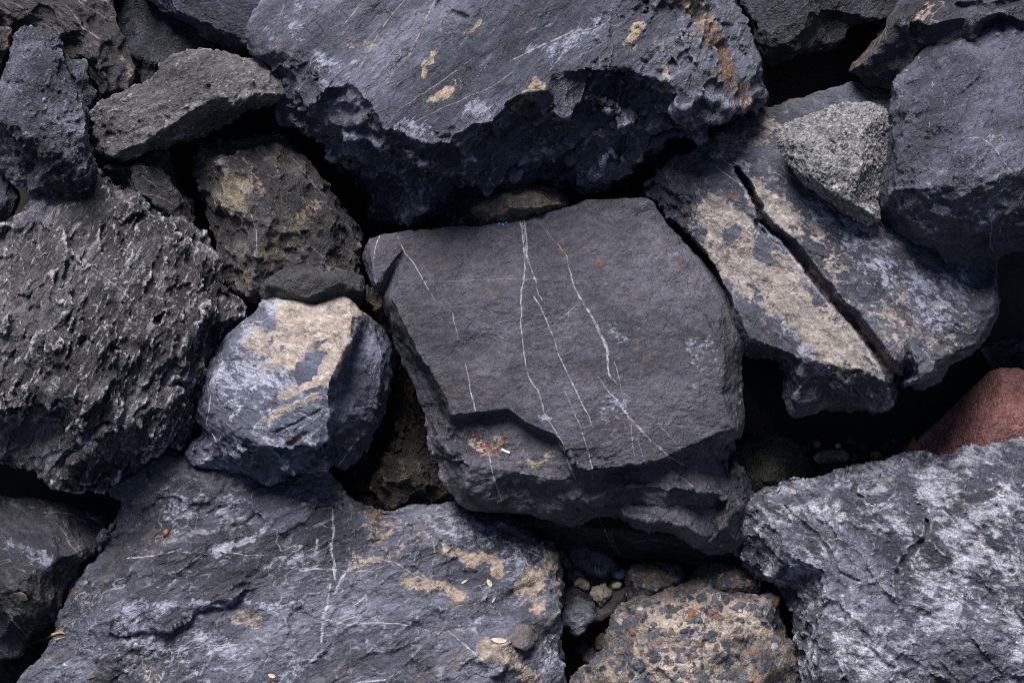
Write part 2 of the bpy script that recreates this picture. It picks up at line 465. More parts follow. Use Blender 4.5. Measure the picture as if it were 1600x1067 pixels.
ROUGH = (('f', 70, 9), ('f', 32, 5.5), ('k', 18, 2.6), ('p', 20, 2), ('f', 14, 2.4), ('k', 7, 1.2))
SMOOTHISH = (('k', 110, 6), ('f', 60, 2.5, 10, 1.8), ('p', 44, .9, 10, 2.2), ('k', 24, 1.2, 10, 2), ('f', 22, 1.5, 10, 1.8), ('k', 9, .8), ('f', 8, .5))
CRAGGY = (('f', 90, 20), ('f', 46, 12, 60, 1.5), ('r', 30, 5, 65, 2.4), ('p', 30, 4, 60, 2), ('f', 22, 6, 75, 2.4), ('r', 13, 2, 60, 3), ('p', 14, 2.4, 70, 2.6), ('f', 9, 2, 70, 1.8), ('k', 5, 1))

# palette (linear albedo)
VIOLET = ((.064, .063, .075), (.096, .095, .112), (.143, .14, .163))
BLUE = ((.035, .038, .052), (.062, .066, .085), (.1, .105, .13))
GREY = ((.058, .056, .068), (.082, .079, .093), (.118, .113, .128))
BROWNISH = ((.045, .04, .036), (.085, .074, .064), (.14, .12, .1))
#ROCKS
# ------------------------------------------------------------------ the slope the boulders lie on
def ground():
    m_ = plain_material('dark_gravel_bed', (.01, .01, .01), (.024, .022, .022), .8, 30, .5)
    t0, t1, hz = 2.75, 4.2, -250
    base = CTR + (-FWD) * (hz * S)
    rows = []
    ys = [-4.2, 4.2]
    nx, nt_ = 90, 90
    V, F = [], []
    # far flat foreground, slope, flat crest
    prof = [(-1200, None), (-60, None)]
    pb = base + UPV * -4.0; pt = base + UPV * 4.6
    prof = [(pb.y - 900, pb.z), (pb.y - 60, pb.z)]
    for i in range(nt_ + 1):
        p = pb + (pt - pb) * (i / nt_); prof.append((p.y, p.z))
    prof += [(pt.y + 60, pt.z), (pt.y + 900, pt.z)]
    xs = [-900, -60] + [-6 + 12 * i / nx for i in range(nx + 1)] + [60, 900]
    P = np.array([(x, y, z) for (y, z) in prof for x in xs], float)
    inner = (np.abs(P[:, 0]) < 5.9) & (P[:, 1] > pb.y + .05) & (P[:, 1] < pt.y - .05)
    P[:, 2] += np.where(inner, .05 * vnoise(P * 2, 3) + .03 * knoise(P * 7, 4), 0)
    w_ = len(xs)
    for i in range(len(prof) - 1):
        for j in range(w_ - 1):
            a = i * w_ + j; F.append((a, a + 1, a + w_ + 1, a + w_))
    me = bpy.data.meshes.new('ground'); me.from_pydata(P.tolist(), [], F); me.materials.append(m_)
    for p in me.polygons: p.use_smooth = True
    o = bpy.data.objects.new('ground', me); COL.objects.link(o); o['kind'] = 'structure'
    o['label'] = 'dark gravel slope under the boulders'
ground()

# ------------------------------------------------------------------ central slab
slab_mat = rock_material('grey_limestone', VIOLET, crk=.5, ang=8, stretch=1.4, scuff=(.15, .15, .18), scuff_amt=.25, scuff_th=.58,
    stain=(.1, .082, .07), stain_amt=.4, stain_th=.55, rv_amt=.2, rv_w=.0025, bump=.7, seed=1, vein=(.37, .37, .4), wear=.3, pits=.12, fine=.45)
make_rock('flat_boulder', 'large flat grey boulder in the middle with long white veins running down its face', 'boulder', slab_mat,
  [(578,374,20),(600,363),(640,356),(700,350),(722,349),(745,354),(780,348),(815,337),(850,330),(890,318),(915,308),(960,309),(1012,308,5),
   (1026,320),(1042,348),(1075,384,10),(1105,422),(1133,460,40),(1152,490),(1163,530,60),(1156,580),(1158,612,70),(1164,650,70),(1162,690,60),
   (1150,708,50),(1146,735,40),(1166,752,30),(1176,775,20),(1170,805,10),(1152,835,20),(1110,850,40),(1086,850,50),(1060,830,60),(1035,815,62),(1000,806,55),
   (960,792,45),(920,790,50),(880,797,60),(840,797,72),(790,797,80),(745,790,78),(718,780,65),(700,742,55),(690,702,40),(676,668,30),
   (655,622,20),(640,578,10),(622,532,0),(606,497,0),(590,458,0),(572,427,0),(568,400,0)],
  lines=[[(578,374,20),(580,400,55),(588,440,75),(612,470,85),(628,505,95),(652,545,105),(680,590,115),(700,630,125),(706,650,130),
          (745,643,136),(795,638,138),(820,660,146),(868,682,150),(882,700,155),(893,736,160),(915,741,160),(950,735,160),(1000,725,158),(1044,711,152),(1085,697,145),(1110,687,138),
          (1140,662,125),(1158,612,70)],
         [(702,657,104),(745,652,108),(795,647,112),(817,669,118),(865,691,122),(878,710,134),(890,749,132),(950,748,112),(1044,725,114),(1110,701,106),(1150,708,50)],
         [(690,702,40),(698,690,92),(740,728,126),(800,735,134),(850,745,134),(890,760,124)],
         [(718,780,65),(760,772,106),(820,768,114),(880,770,110),(915,778,102),(960,767,114),(1010,765,126),(1060,762,128),(1100,770,122),(1130,776,90),(1172,790,20)],
         [(900,784,66),(970,781,72),(1020,785,84),(1060,786,80),(1110,794,60)],
         [(985,797,78),(1040,808,104),(1070,820,104),(1100,838,84)],
         [(600,455,35),(615,500,45),(640,545,55),(668,600,60),(690,640,62),(702,657,104)],
         [(1133,460,40),(1118,500,100),(1130,560,110),(1128,620,118)]],
  pts=[(640,380,38),(800,365,40),(950,330,22),(1030,400,50),(700,480,84),(850,480,90),(1000,480,85),(1090,480,70),(750,600,124),(900,620,138),(1050,620,130),(760,695,120),(830,712,128),(1090,730,85)],
  thick=150, vox=2.0, sm=2, disp=SMOOTHISH + (('v', 5, .25),), down=2.0, seed=2,
  zones=[('l', [(700,700),(800,730),(900,760),(1060,760),(1130,740)], 60, 2.4), ('e', 870, 540, 230, 190, 0, .5),
         ('l', [(600,460),(650,560),(690,640)], 30, 1.5), ('l', [(1150,620),(1130,690)], 30, 1.5)],
  veins=[([(812,335),(816,370),(820,410),(819,440),(814,455),(814,500),(817,540),(822,570),(826,590),(840,610),(848,635),(850,645),(862,665),(878,690),(887,720),(897,745)],[1.2,1.1,0.94,0.94,0.78]),
    ([(819,337),(822,370),(823,400),(830,420),(838,440),(841,460),(850,472)],[1.1,1.1,0.47]),
    ([(835,465),(845,480),(855,505),(866,530),(872,555),(885,580),(900,610),(912,635),(920,650),(926,668)],[0.94,1.2,1.1,0.94,0.31]),
    ([(845,350),(870,380),(886,400),(890,420),(898,450),(915,480),(930,505),(945,535),(949,550),(949,575),(952,585),(962,598)],[0.23,0.62,1.2,2,2.5,1.6,0.94]),
    ([(935,590),(950,610),(965,625),(980,647),(985,655),(1000,670),(1020,690),(1045,712),(1070,728),(1100,742)],[0.47,0.94,2.5,1.9,1.6,0.78,0.39]),
    ([(622,372),(632,395),(648,415),(662,440),(680,470)],[0.7,0.86,0.31]),
    ([(707,490),(716,530)],[0.7,0.31]), ([(728,570),(735,610),(743,642)],[0.39,1,1]),
    ([(763,705),(770,740),(782,780)],[0.78,1.1,0.78]),
    ([(600,438),(690,440),(790,436),(870,437)], [.05,.15,.2,.05]),
    ([(882,610),(900,650),(915,690),(925,730),(926,745)],[0.39,0.7,0.86,0.62]), ([(1025,660),(1040,662),(1072,668)],[0.47,0.7,0.16]),
    ([(986,665),(991,712)],[0.62,0.47]), ([(996,680),(1004,712)],[0.47,0.23]), ([(593,365),(586,390),(582,425)],[1.2,0.94,0.47]),
    ([(866,505),(885,490),(903,475)],[0.62,0.23]), ([(960,568),(970,600),(976,640)],[0.55,0.16]), ([(1040,330),(1062,360),(1090,400)],[0.47,0.62,0.31]),
    ([(1010,640),(1030,665),(1055,690)],[0.23,0.39,0.23]), ([(1040,730),(1075,752),(1100,780)],[0.39,0.7,0.23])],
  pb=[('e',853,652,8,7,0,1.2),('e',1105,570,30,60,-20,.1),('e',965,640,25,30,0,.3),('e',960,520,12,15,0,.4)], pr=[('e',870,395,22,10,0,.5),('e',935,408,12,6,0,.5),('e',1065,418,7,6,0,.6),('e',790,700,60,30,10,.15)],
  pa=[('e',740,690,50,22,20,.15),('e',835,715,50,18,20,.35)],
  push=(('x',('e',745,545,60,30,-20,-7)),('x',('e',820,470,90,40,10,4))))

# ------------------------------------------------------------------ top boulder
top_mat = rock_material('blue_veined_limestone', ((.045,.051,.072),(.088,.096,.124),(.17,.178,.215)), ang=48, stretch=3, scuff=(.3,.31,.38), scuff_amt=.4,
    scuff_th=.57, stain=(.2,.155,.1), stain_amt=.5, stain_th=.6, rv_amt=.22, rv_w=.003, vein=(.34,.31,.27), bump=.75, seed=2, wear=.4, rough=.55)
make_rock('overhanging_boulder', 'biggest blue grey boulder at the top centre with a dark overhanging front', 'boulder', top_mat,
  [(390,46,30),(400,20),(430,-30,7),(520,-160,-40),(800,-230,-60),(1050,-200,-60),(1130,-60,0),(1150,-10,30),(1172,40,44),(1188,90,52),(1198,135,44),(1203,158,37),(1150,185,22),
   (1110,200,15),(1040,235,7),(960,272,0),(900,286,-90),(870,280,-110),(820,276,-110),(770,284,-110),(735,306,-110),(700,336,-100),(640,360,-100),(605,360,-90),(585,350,-80),(555,310,-60),(520,265,0),(480,205,0),(455,145,7),(430,100,15),(400,80,22)],
  lines=[[(400,80,22),(425,72,56),(470,82,73),(505,104,92),(552,128,111),(572,160,122),(606,195,133),(650,222,144),(684,230,148),(718,206,148),(768,192,148),(792,160,141),(840,135,133),(862,108,127),(905,112,127),(950,112,126),(1000,80,118),(1030,40,107),(1060,0,96),(1080,-80,59)],
         [(684,230,148),(665,262,80),(650,320,-20)],
         [(1000,80,118),(1040,120,122),(1090,140,111),(1150,150,81),(1198,135,44)],
         [(520,150,62),(560,200,58),(600,262,22),(640,300,-5),(720,280,15),(800,238,35),(900,200,40),(1000,180,40),(1100,165,40)],
         [(1060,0,96),(1100,60,104),(1130,110,92)]],
  pts=[(500,40,63),(600,60,89),(700,0,67),(700,120,118),(850,40,92),(960,20,89),(600,-80,30),(850,-100,30),(760,232,70),(860,180,76),(500,170,30)],
  thick=260, vox=2.3, sm=2, disp=(('f', 105, 15), ('f', 64, 8), ('f', 30, 3.2, 48, 1.4), ('p', 36, 2.6, 48, 1.8), ('p', 16, 1.3, 48, 1.6), ('k', 18, 1.3, 48, 1.4), ('f', 13, 1.3), ('k', 7, .8)), down=2.1, seed=12,
  zones=[('e', 690, 60, 330, 170, 0, .6), ('e', 1040, 110, 150, 130, 0, 1.9), ('l', [(470,150),(600,270),(760,270),(950,190)], 75, 1.7)],
  cracks=[([(560,75),(580,45),(600,20)], 18, 10), ([(685,10),(700,25),(725,30)], 10, 10)],
  pa=[('l',[(838,135),(815,155),(800,170)],10,.5),('e',695,142,34,12,-20,.35),('l',[(665,115),(680,85)],6,.5),('e',580,72,22,9,10,.3),('l',[(745,35),(730,60)],7,.4),('e',550,70,9,6,0,.4),
      ('l',[(990,30),(985,70)],12,.1),('l',[(1080,10),(1105,50)],16,.5),('l',[(1030,100),(1045,130)],12,.3)],
  pb=[('e',900,60,60,22,-30,.45),('e',470,20,60,40,-40,.35),('e',520,100,50,20,10,.4),('e',640,205,60,24,20,.4),('e',750,180,50,24,0,.3),('l',[(830,80),(930,45)],10,.5)],
  pr=[('l',[(1110,50),(1135,110),(1165,165)],20,.75),('l',[(1060,0),(1110,60)],16,.45)],
  veins=[([(565,100),(600,40),(640,-10)],[0.58,0.88,0.49]),([(600,130),(640,85),(665,30),(680,0)],[0.58,0.78,0.78]),([(620,175),(655,150),(700,120),(740,90)],[0.49,0.88,0.39]),
         ([(650,190),(700,165),(760,140),(800,115)],[0.39,0.78,0.39]),([(800,95),(850,70),(900,48),(960,40)],[0.97,1.6,0.68]),([(535,40),(560,10)],[0.78,0.78]),([(860,110),(890,70),(910,30)],[0.49,0.97,0.39])])

# ------------------------------------------------------------------ right boulder
right_mat = rock_material('dark_blue_limestone', ((.036,.041,.06),(.068,.075,.102),(.125,.134,.17)), ang=35, stretch=1.8, scuff=(.2,.21,.26), scuff_amt=.4, scuff_th=.58,
    stain=(.1,.075,.055), stain_amt=.45, stain_th=.58, rv_amt=.3, rv_w=.004, bump=.75, seed=3, wear=.45, pits=.25)
make_rock('rounded_boulder', 'large dark blue boulder with a rough rounded face at the upper right edge', 'boulder', right_mat,
  [(1393,128,60),(1425,95,50),(1458,66,40),(1500,50,30),(1545,28,20),(1590,5,10),(1700,-60,-20),(1900,-40,-40),(1950,250,0),(1850,400,20),(1700,398,60),(1600,392,90),(1550,410,90),(1505,413,90),
   (1466,418,80),(1442,392,80),(1400,366,70),(1377,332,60),(1370,300,50),(1382,235,50),(1388,180,60)],
  lines=[[(1377,332,60),(1390,300,150),(1440,295,190),(1500,285,205),(1560,270,210),(1640,262,190),(1850,280,90)],
         [(1393,128,60),(1420,180,130),(1410,230,140),(1390,300,150)]],
  pts=[(1480,110,105),(1480,200,165),(1580,120,110),(1580,200,170),(1480,350,150),(1580,340,160),(1700,100,90),(1420,350,110)],
  thick=220, vox=2.3, sm=4, disp=(('k', 90, 10), ('f', 46, 6, 35, 1.4), ('f', 22, 3, 35, 1.5), ('p', 28, 2.2, 35, 1.5), ('p', 13, 1.3), ('k', 14, 1.6), ('f', 10, 1.4), ('h', 26, 2.5), ('k', 6, .8)), down=1.3, seed=5,
  pr=[('e',1530,310,40,25,-20,.4),('e',1500,280,50,30,0,.2)],
  veins=[([(1515,216),(1535,215),(1550,228),(1575,260),(1590,290)],[0.58,0.79,0.36,0.22]),([(1547,330),(1550,350),(1546,385)],[0.58,0.72,0.58]),([(1600,300),(1585,330)],[0.29,0.36])],
  pb=[('e',1475,270,25,8,-20,.5),('e',1420,310,20,15,0,.3)])

# ------------------------------------------------------------------ light grainy stone wedged between
gr_mat = rock_material('pale_grainy_concrete', crk=0., cols=((.28,.28,.28),(.4,.4,.395),(.52,.51,.5)), ang=0, stretch=1, scuff=(.42,.42,.42), scuff_amt=.3, stain=(.2,.17,.13), stain_amt=.25, rv_amt=0,
    cells=[(0,(.08,.085,.1)),(.15,(.2,.205,.22)),(.35,(.33,.33,.33)),(.7,(.45,.44,.43)),(1,(.58,.57,.55))], bump=.9, seed=4, wear=.3, fine=.6)
make_rock('grainy_stone', 'pale grey grainy stone wedged between the cracked boulder and the right boulder', 'stone', gr_mat,
  [(1218,202,80),(1240,189),(1275,173,60),(1320,163,55),(1362,160,60),(1386,172,60),(1392,200,60),(1390,240,60),(1376,282,70),(1373,320,80),(1377,345,90),(1355,353,90),(1325,336,90),(1300,319,90),(1262,298,90),(1239,273,85),(1226,252,80),(1216,226,80)],
  lines=[[(1226,252,95),(1270,280,120),(1330,315,130),(1365,335,115)]],
  pts=[(1300,215,118),(1350,200,105),(1260,225,112),(1340,270,132),(1300,260,132)],
  thick=90, vox=1.5, sm=8, disp=(('v', 40, 4), ('v', 16, 1.6), ('c', 8, 1.2), ('c', 5, 1.2), ('v', 3.4, 1.3), ('h', 9, 2)), cell=.3, seed=9, shrink=.7,
  pr=[('e',1320,210,5,4,0,1.2),('e',1346,215,3,3,0,1.2),('e',1370,255,8,6,0,.9)])

# ------------------------------------------------------------------ cracked boulder
ck_mat = rock_material('tan_crusted_limestone', ((.04,.043,.058),(.068,.072,.095),(.115,.12,.15)), ang=-38, stretch=2, scuff=(.3,.3,.32), scuff_amt=.5, scuff_th=.55, stain=(.16,.115,.07),
    stain_amt=.4, stain_th=.56, pa=(.34,.305,.27), bump=.7, seed=5, rv_amt=.4, rv_w=.005, vein=(.5,.5,.48))
make_rock('cracked_boulder', 'broad boulder with tan crust split by one long diagonal crack', 'boulder', ck_mat,
  [(1000,292,-30),(1012,280),(1035,262,-30),(1075,236,-15),(1100,212,-20),(1140,190,-25),(1190,168,-30),(1250,152,-35),(1330,128,-40),(1398,120,-50),(1480,150,-60),(1560,300,-30),(1555,420,20),(1563,468,50),(1545,520,60),
   (1500,566,70),(1470,596,70),(1440,608,70),(1412,607,75),(1401,590,40),(1392,620,80),(1350,630,75),(1300,640,75),(1262,645,70),(1236,648,60),(1224,622,55),(1222,585,50),(1218,560,50),(1172,546,40),(1160,520,30),(1140,480,20),(1108,430,5),(1080,385,0),(1060,345,-10),(1030,325,-40),(1008,312,-50)],
  lines=[[(1075,236,-5),(1120,262,28),(1162,284,50)],
         [(1072,350,20),(1110,318,46),(1162,284,50)],
         [(1072,350,20),(1090,385,45),(1118,425,66),(1145,470,85),(1160,505,96),(1176,530,104),(1225,545,122),(1255,562,132),(1310,570,138),(1350,576,140),(1386,588,138)],
         [(1402,600,130),(1440,590,128),(1465,570,124),(1510,535,116),(1550,475,95),(1563,468,50)]],
  pts=[(1200,220,12),(1300,220,20),(1200,290,48),(1350,370,80),(1450,430,92),(1250,400,88),(1200,440,86),(1300,500,118),(1420,530,122),(1180,350,62),(1300,330,62),(1480,490,108),(1040,290,-12),(1250,605,108),(1320,600,118)],
  thick=170, vox=2.3, sm=2, disp=(('k', 90, 6), ('f', 46, 3, -38, 1.5), ('p', 26, 1.2, -38, 1.6), ('f', 20, 1.8), ('p', 12, .8), ('k', 11, 1.1), ('f', 9, .8), ('k', 5, .5)), down=2.6, seed=8,
  zones=[('e', 1050, 290, 70, 60, 0, 2.), ('l', [(1230,600),(1390,600)], 30, 1.5)],
  cracks=[([(1150,268),(1162,288),(1180,318),(1190,348),(1215,368),(1240,396),(1266,432),(1300,472),(1335,510),(1360,540),(1384,575),(1396,606),(1404,640)], 12.5, 48, [.5,.6,.6,.7,.8,.9,1,1.1,1.1,1.15,1.2,1.3]),
          ([(1185,350),(1195,362)], 7, 25),([(1360,540),(1400,590)],9,14)],
  pa=[('e',1120,350,50,50,-30,.7),('e',1170,410,80,50,50,.85),('e',1230,450,95,60,45,.85),('e',1290,520,95,55,40,.8),('e',1330,560,80,32,10,.55),('e',1215,330,70,26,45,.75),
      ('e',1330,440,80,30,45,.1),('e',1420,500,110,55,20,.12),('e',1170,210,80,22,-20,.3),('e',1370,350,50,26,20,.3),('e',1290,385,40,16,50,.35),('e',1200,300,30,30,0,.3),('e',1200,395,35,10,50,-1.2),('e',1140,370,14,18,0,-1.)],
  pb=[('e',1270,580,60,20,20,.35),('e',1340,360,110,40,35,.55),('e',1420,450,110,60,35,.45),('e',1400,420,70,50,35,.4),('e',1480,470,60,50,0,.3),('e',1140,240,40,14,40,.4),('e',1240,530,50,20,40,.6)],
  pr=[('e',1150,300,14,8,-30,.7),('l',[(1135,400),(1155,380)],6,.7),('e',1305,393,8,6,0,.7),('e',1170,205,60,22,-20,.25)],
  veins=[([(1155,415),(1170,385),(1185,365)],[0.43,0.58,0.22]),([(1120,262),(1160,290),(1195,300)],[0.72,0.86,0.36]),([(1290,405),(1320,395),(1355,378)],[0.65,0.86,0.43]),([(1120,240),(1150,265)],[0.72,0.58]),([(1160,560),(1185,600)],[0.43,0.29]),([(1245,610),(1265,590)],[0.43,0.29])])

# ------------------------------------------------------------------ marbled boulder, lower right
mb_mat = rock_material('marbled_white_schist', ((.06,.066,.088),(.14,.15,.185),(.27,.28,.33)), ang=-25, stretch=1.7, pb=(.56,.57,.62), marble=.83, scuff=(.45,.46,.5), scuff_amt=.3,
    stain=(.15,.13,.085), stain_amt=.45, stain_th=.57, bump=.95, seed=6, rv_amt=0, wear=.5, fine=.45)
make_rock('marbled_boulder', 'white and blue marbled boulder filling the lower right corner', 'boulder', mb_mat,
  [(1149,800,30),(1166,781),(1192,756,10),(1212,757,10),(1216,750),(1238,741,10),(1262,742),(1280,738),(1318,729,10),(1345,720),(1372,718),(1400,711,5),(1440,707),(1470,708,0),(1500,700),(1560,688,-5),(1640,678,-10),(1900,690,-20),(1960,1200,100),(1600,1350,120),(1300,1330,60),(1260,1180,20),(1250,1080,0),(1246,1000,0),(1232,955,-10),
   (1206,908,-10),(1186,892,0),(1164,872,10),(1152,838,20)],
  lines=[[(1149,800,30),(1180,795,60),(1205,820,75),(1225,850,85),(1252,878,95),(1284,893,105),(1286,925,115),(1288,965,125),(1280,1010,130),(1290,1080,140),(1320,1330,160)],
         [(1184,880,10),(1220,890,55),(1262,900,65),(1284,905,80)],
         [(1248,1000,20),(1265,960,55),(1272,925,75)]],
  pts=[(1300,800,80),(1450,780,70),(1600,760,60),(1400,880,125),(1550,880,130),(1400,1000,165),(1550,1000,170),(1750,900,120),(1200,850,50)],
  thick=220, vox=2.15, sm=2, disp=(('k', 100, 8), ('t', 60, 3, -25, 1.3), ('f', 36, 4.5, -35, 1.5), ('p', 26, 2.4, -35, 1.7), ('f', 17, 2.8, -35, 1.5), ('p', 11, 1.6), ('k', 12, 2), ('f', 8, 1.4), ('k', 5, .9)), down=1.5, seed=21,
  cracks=[([(1335,730),(1333,755),(1336,770),(1350,782),(1380,800)],5,10,[1,1.2,1,.5,.2]),([(1225,790),(1250,815),(1280,840),(1300,870),(1312,895),(1345,908)],5.5,10,[.4,.8,.7,1,1,.4]),
          ([(1448,812),(1445,840),(1425,862),(1405,890),(1400,935)],7,12,[.5,1,1.2,1,.3]),([(1232,748),(1245,775)],5,7),([(1350,1010),(1395,1042)],5,8)],
  pa=[('e',1242,767,6,4,50,1.2)])

# ------------------------------------------------------------------ lower left boulder
bl_mat = rock_material('scuffed_grey_limestone', ((.034,.037,.05),(.088,.093,.118),(.19,.196,.235)), ang=24, stretch=2.4, scuff=(.34,.35,.4), scuff_amt=.75, scuff_th=.53, scuff_scale=18, stain=(.125,.1,.07),
    stain_amt=.55, stain_th=.545, pa=(.37,.31,.25), pb=(.42,.44,.49), bump=.75, seed=7, rv_amt=.6, rv_w=.0042, vein=(.4,.4,.4), wear=.45)
make_rock('scarred_boulder', 'wide low grey boulder along the bottom left with white scars and tan patches', 'boulder', bl_mat,
  [(20,1067,20),(55,1022,10),(80,985),(92,950,10),(108,912),(125,885),(146,872,0),(152,840,10),(168,815),(186,788,10),(178,760,5),(184,735),(197,712,5),(222,699,10),(250,703),(280,712),(320,722),(400,725),(470,730),(505,742,10),(530,758),(570,784,5),
   (600,787),(640,783),(700,786,-20),(748,793),(785,806,-25),(815,822),(838,842,-20),(862,868,-10),(868,900,0),(878,925),(886,945,10),(880,985,20),(884,1020,30),(888,1067,30),(895,1250,60),(700,1380,60),(100,1380,60),(-100,1220,40)],
  lines=[[(178,760,5),(200,785,35),(232,812,50),(290,845,85),(320,862,96),(335,890,102)],
         [(290,845,75),(360,860,90),(430,850,90),(480,815,78),(540,800,55)],
         [(180,940,85),(240,962,108),(300,945,112),(360,935,112),(430,905,105),(500,905,112)],
         [(245,972,88),(300,958,96),(360,948,98)],
         [(500,905,112),(560,920,118),(640,935,124),(720,930,118),(760,950,120),(860,960,90)],
         [(570,784,-10),(600,820,40),(640,860,75),(700,900,105)],
         [(390,855,78),(410,915,100)],
         [(862,868,-10),(850,910,60),(870,960,80),(872,1067,90)],
         [(640,1067,160),(700,985,138),(760,985,134),(800,1010,140)]],
  pts=[(300,760,58),(400,780,66),(470,770,52),(700,830,58),(780,850,50),(150,1000,85),(300,1020,130),(450,1000,138),(560,1000,140),(860,1030,100),(400,1200,190),(700,1200,190)],
  thick=220, vox=2.2, sm=2, disp=(('k', 110, 9), ('f', 90, 14, 24, 1.3), ('f', 50, 8, 24, 1.5), ('t', 70, 2, 20, 1.5), ('p', 42, 3, 24, 1.8), ('f', 24, 3, 24, 1.7), ('p', 18, 1.6, 24, 1.8), ('k', 12, 1.5), ('f', 10, 1.2), ('k', 6, .7)), down=1.8, seed=31,
  pa=[('l',[(700,865),(745,870),(775,890)],13,.8),('l',[(640,910),(680,915),(715,930)],13,.8),('e',700,922,26,14,10,.7),('l',[(758,1015),(795,1025),(812,1050),(835,1062)],18,.85),('e',785,1020,26,20,0,.7),
      ('e',832,915,26,34,60,.8),('e',845,945,20,18,0,.5),('e',655,905,40,12,20,.4),('e',590,830,60,40,60,.25),('e',560,850,30,60,-30,.1),('e',390,965,30,10,0,.25),('e',865,885,16,30,-30,.4)],
  pb=[('e',280,780,50,26,10,.5),('e',250,765,20,16,0,.5),('e',370,800,55,30,-15,.55),('e',290,800,40,20,0,.45),('l',[(340,865),(375,845),(420,830)],9,.9),('e',270,950,70,20,-10,.4),
      ('e',200,960,50,20,-30,.5),('e',230,1020,100,40,10,.35),('l',[(300,935),(330,945),(370,937),(430,945)],7,.9),('e',740,830,80,34,20,.6),('e',470,870,60,14,-20,.4),('e',450,1030,70,30,10,.35),('e',640,870,30,16,0,.4),('e',330,1000,60,24,20,.4),('e',810,880,50,24,20,.4),('e',860,1040,30,30,0,.35),('e',610,900,60,20,-10,.2),('e',560,970,60,40,30,.15)],
  pr=[('e',410,815,16,6,-30,.7),('e',320,845,12,6,0,.5),('e',115,922,14,8,10,.8),('e',600,800,50,22,20,.35)],
  veins=[([(520,798),(521,830),(517,860),(522,880),(524,905)],[1.4,1.9,2.6,2.2,1.6]),([(524,925),(533,905),(548,880)],[2.2,1.9,0.69]),([(516,915),(512,940),(505,965),(502,1000)],[1.2,1.9,3.7,1.9]),([(505,965),(540,975),(600,972),(640,976),(690,990)],[1.2,1.2,0.93,0.93,0.46]),
         ([(495,845),(492,865)],[2.2,1.2]),([(200,872),(240,868),(290,856)],[0.93,1.3,0.46]),([(470,890),(510,888),(550,892),(600,892)],[0.58,1.2,1,0.46]),([(555,945),(570,930),(572,935)],[1.6,1.9,1.2]),
         ([(340,860),(380,866),(425,868)],[0.58,1,0.35]),([(480,825),(500,818),(515,825)],[0.69,0.93,0.46]),([(585,870),(620,880),(660,905)],[0.46,1,0.46]),([(700,985),(730,1010),(760,1035)],[0.58,1.4,0.69]),
         ([(640,850),(690,848),(700,870)],[0.35,0.93,0.46]),([(260,1015),(330,1008),(400,1005)],[0.58,0.8,0.46]),([(660,775),(700,800)],[0.58,0.46]),([(545,1067),(600,1062)],[1.2,1.2])])

# ------------------------------------------------------------------ rough craggy boulder, left
lr_mat = rock_material('craggy_weathered_rock', ((.045,.043,.048),(.115,.111,.122),(.23,.222,.235)), ang=66, stretch=2.6, scuff=(.4,.39,.42), scuff_amt=.85, scuff_th=.51, stain=(.1,.07,.05), stain_amt=.45,
    stain_th=.53, bump=1.1, seed=8, rv_amt=.2, wear=1., fine=.45)
make_rock('craggy_boulder', 'large craggy pitted boulder at the left edge below the narrow pale topped rock', 'boulder', lr_mat,
  [(-140,420,0),(-60,372,0),(0,352,10),(20,335),(45,308,0),(72,288),(100,278),(140,272,0),(170,276),(212,286),(240,300,10),(272,322,10),(300,345,20),(318,385),(340,425,30),(362,462),(382,498,30),(362,525),(338,555,30),(322,590),(316,640,30),
   (305,680),(290,712,20),(245,705,20),(205,712,20),(190,745),(165,775,20),(120,770,30),(80,752),(40,738,20),(0,728,20),(-150,740,20),(-260,600,0)],
  lines=[[(272,322,10),(262,350,75),(300,420,95),(330,480,100),(382,498,30)],
         [(-100,640,70),(0,640,110),(60,640,130),(90,650,138),(120,690,142),(140,708,130),(165,690,130),(205,660,130),(240,640,120),(290,640,100),(316,640,30)],
         [(-60,660,20),(0,665,45),(60,672,60),(95,700,80),(110,745,85)]],
  pts=[(60,330,35),(150,310,38),(230,330,45),(80,420,85),(180,400,85),(180,500,130),(60,520,120),(280,540,118),(130,600,165),(230,600,120),(250,680,70),(60,710,50),(-100,520,90)],
  thick=230, vox=2.15, sm=1, disp=CRAGGY, down=1.3, seed=41, zones=[('e',110,320,90,40,0,.45),('e',30,700,90,40,0,.7)],
  veins=[([(125,400),(160,430),(195,458),(215,480)],[0.58,0.86,0.72,0.43]),([(75,310),(90,330),(110,350)],[0.43,0.36]),([(85,300),(80,330)],[0.5,0.29])],
  pb=[('e',60,330,60,26,-20,.5),('e',230,320,50,16,20,.4),('e',120,560,14,50,10,.4),('e',210,430,40,30,0,.3),('e',130,690,16,26,60,.6),('e',20,480,30,20,0,.3),('e',280,430,30,22,0,.3)], pa=[('l',[(95,690),(115,678)],4,.8)])

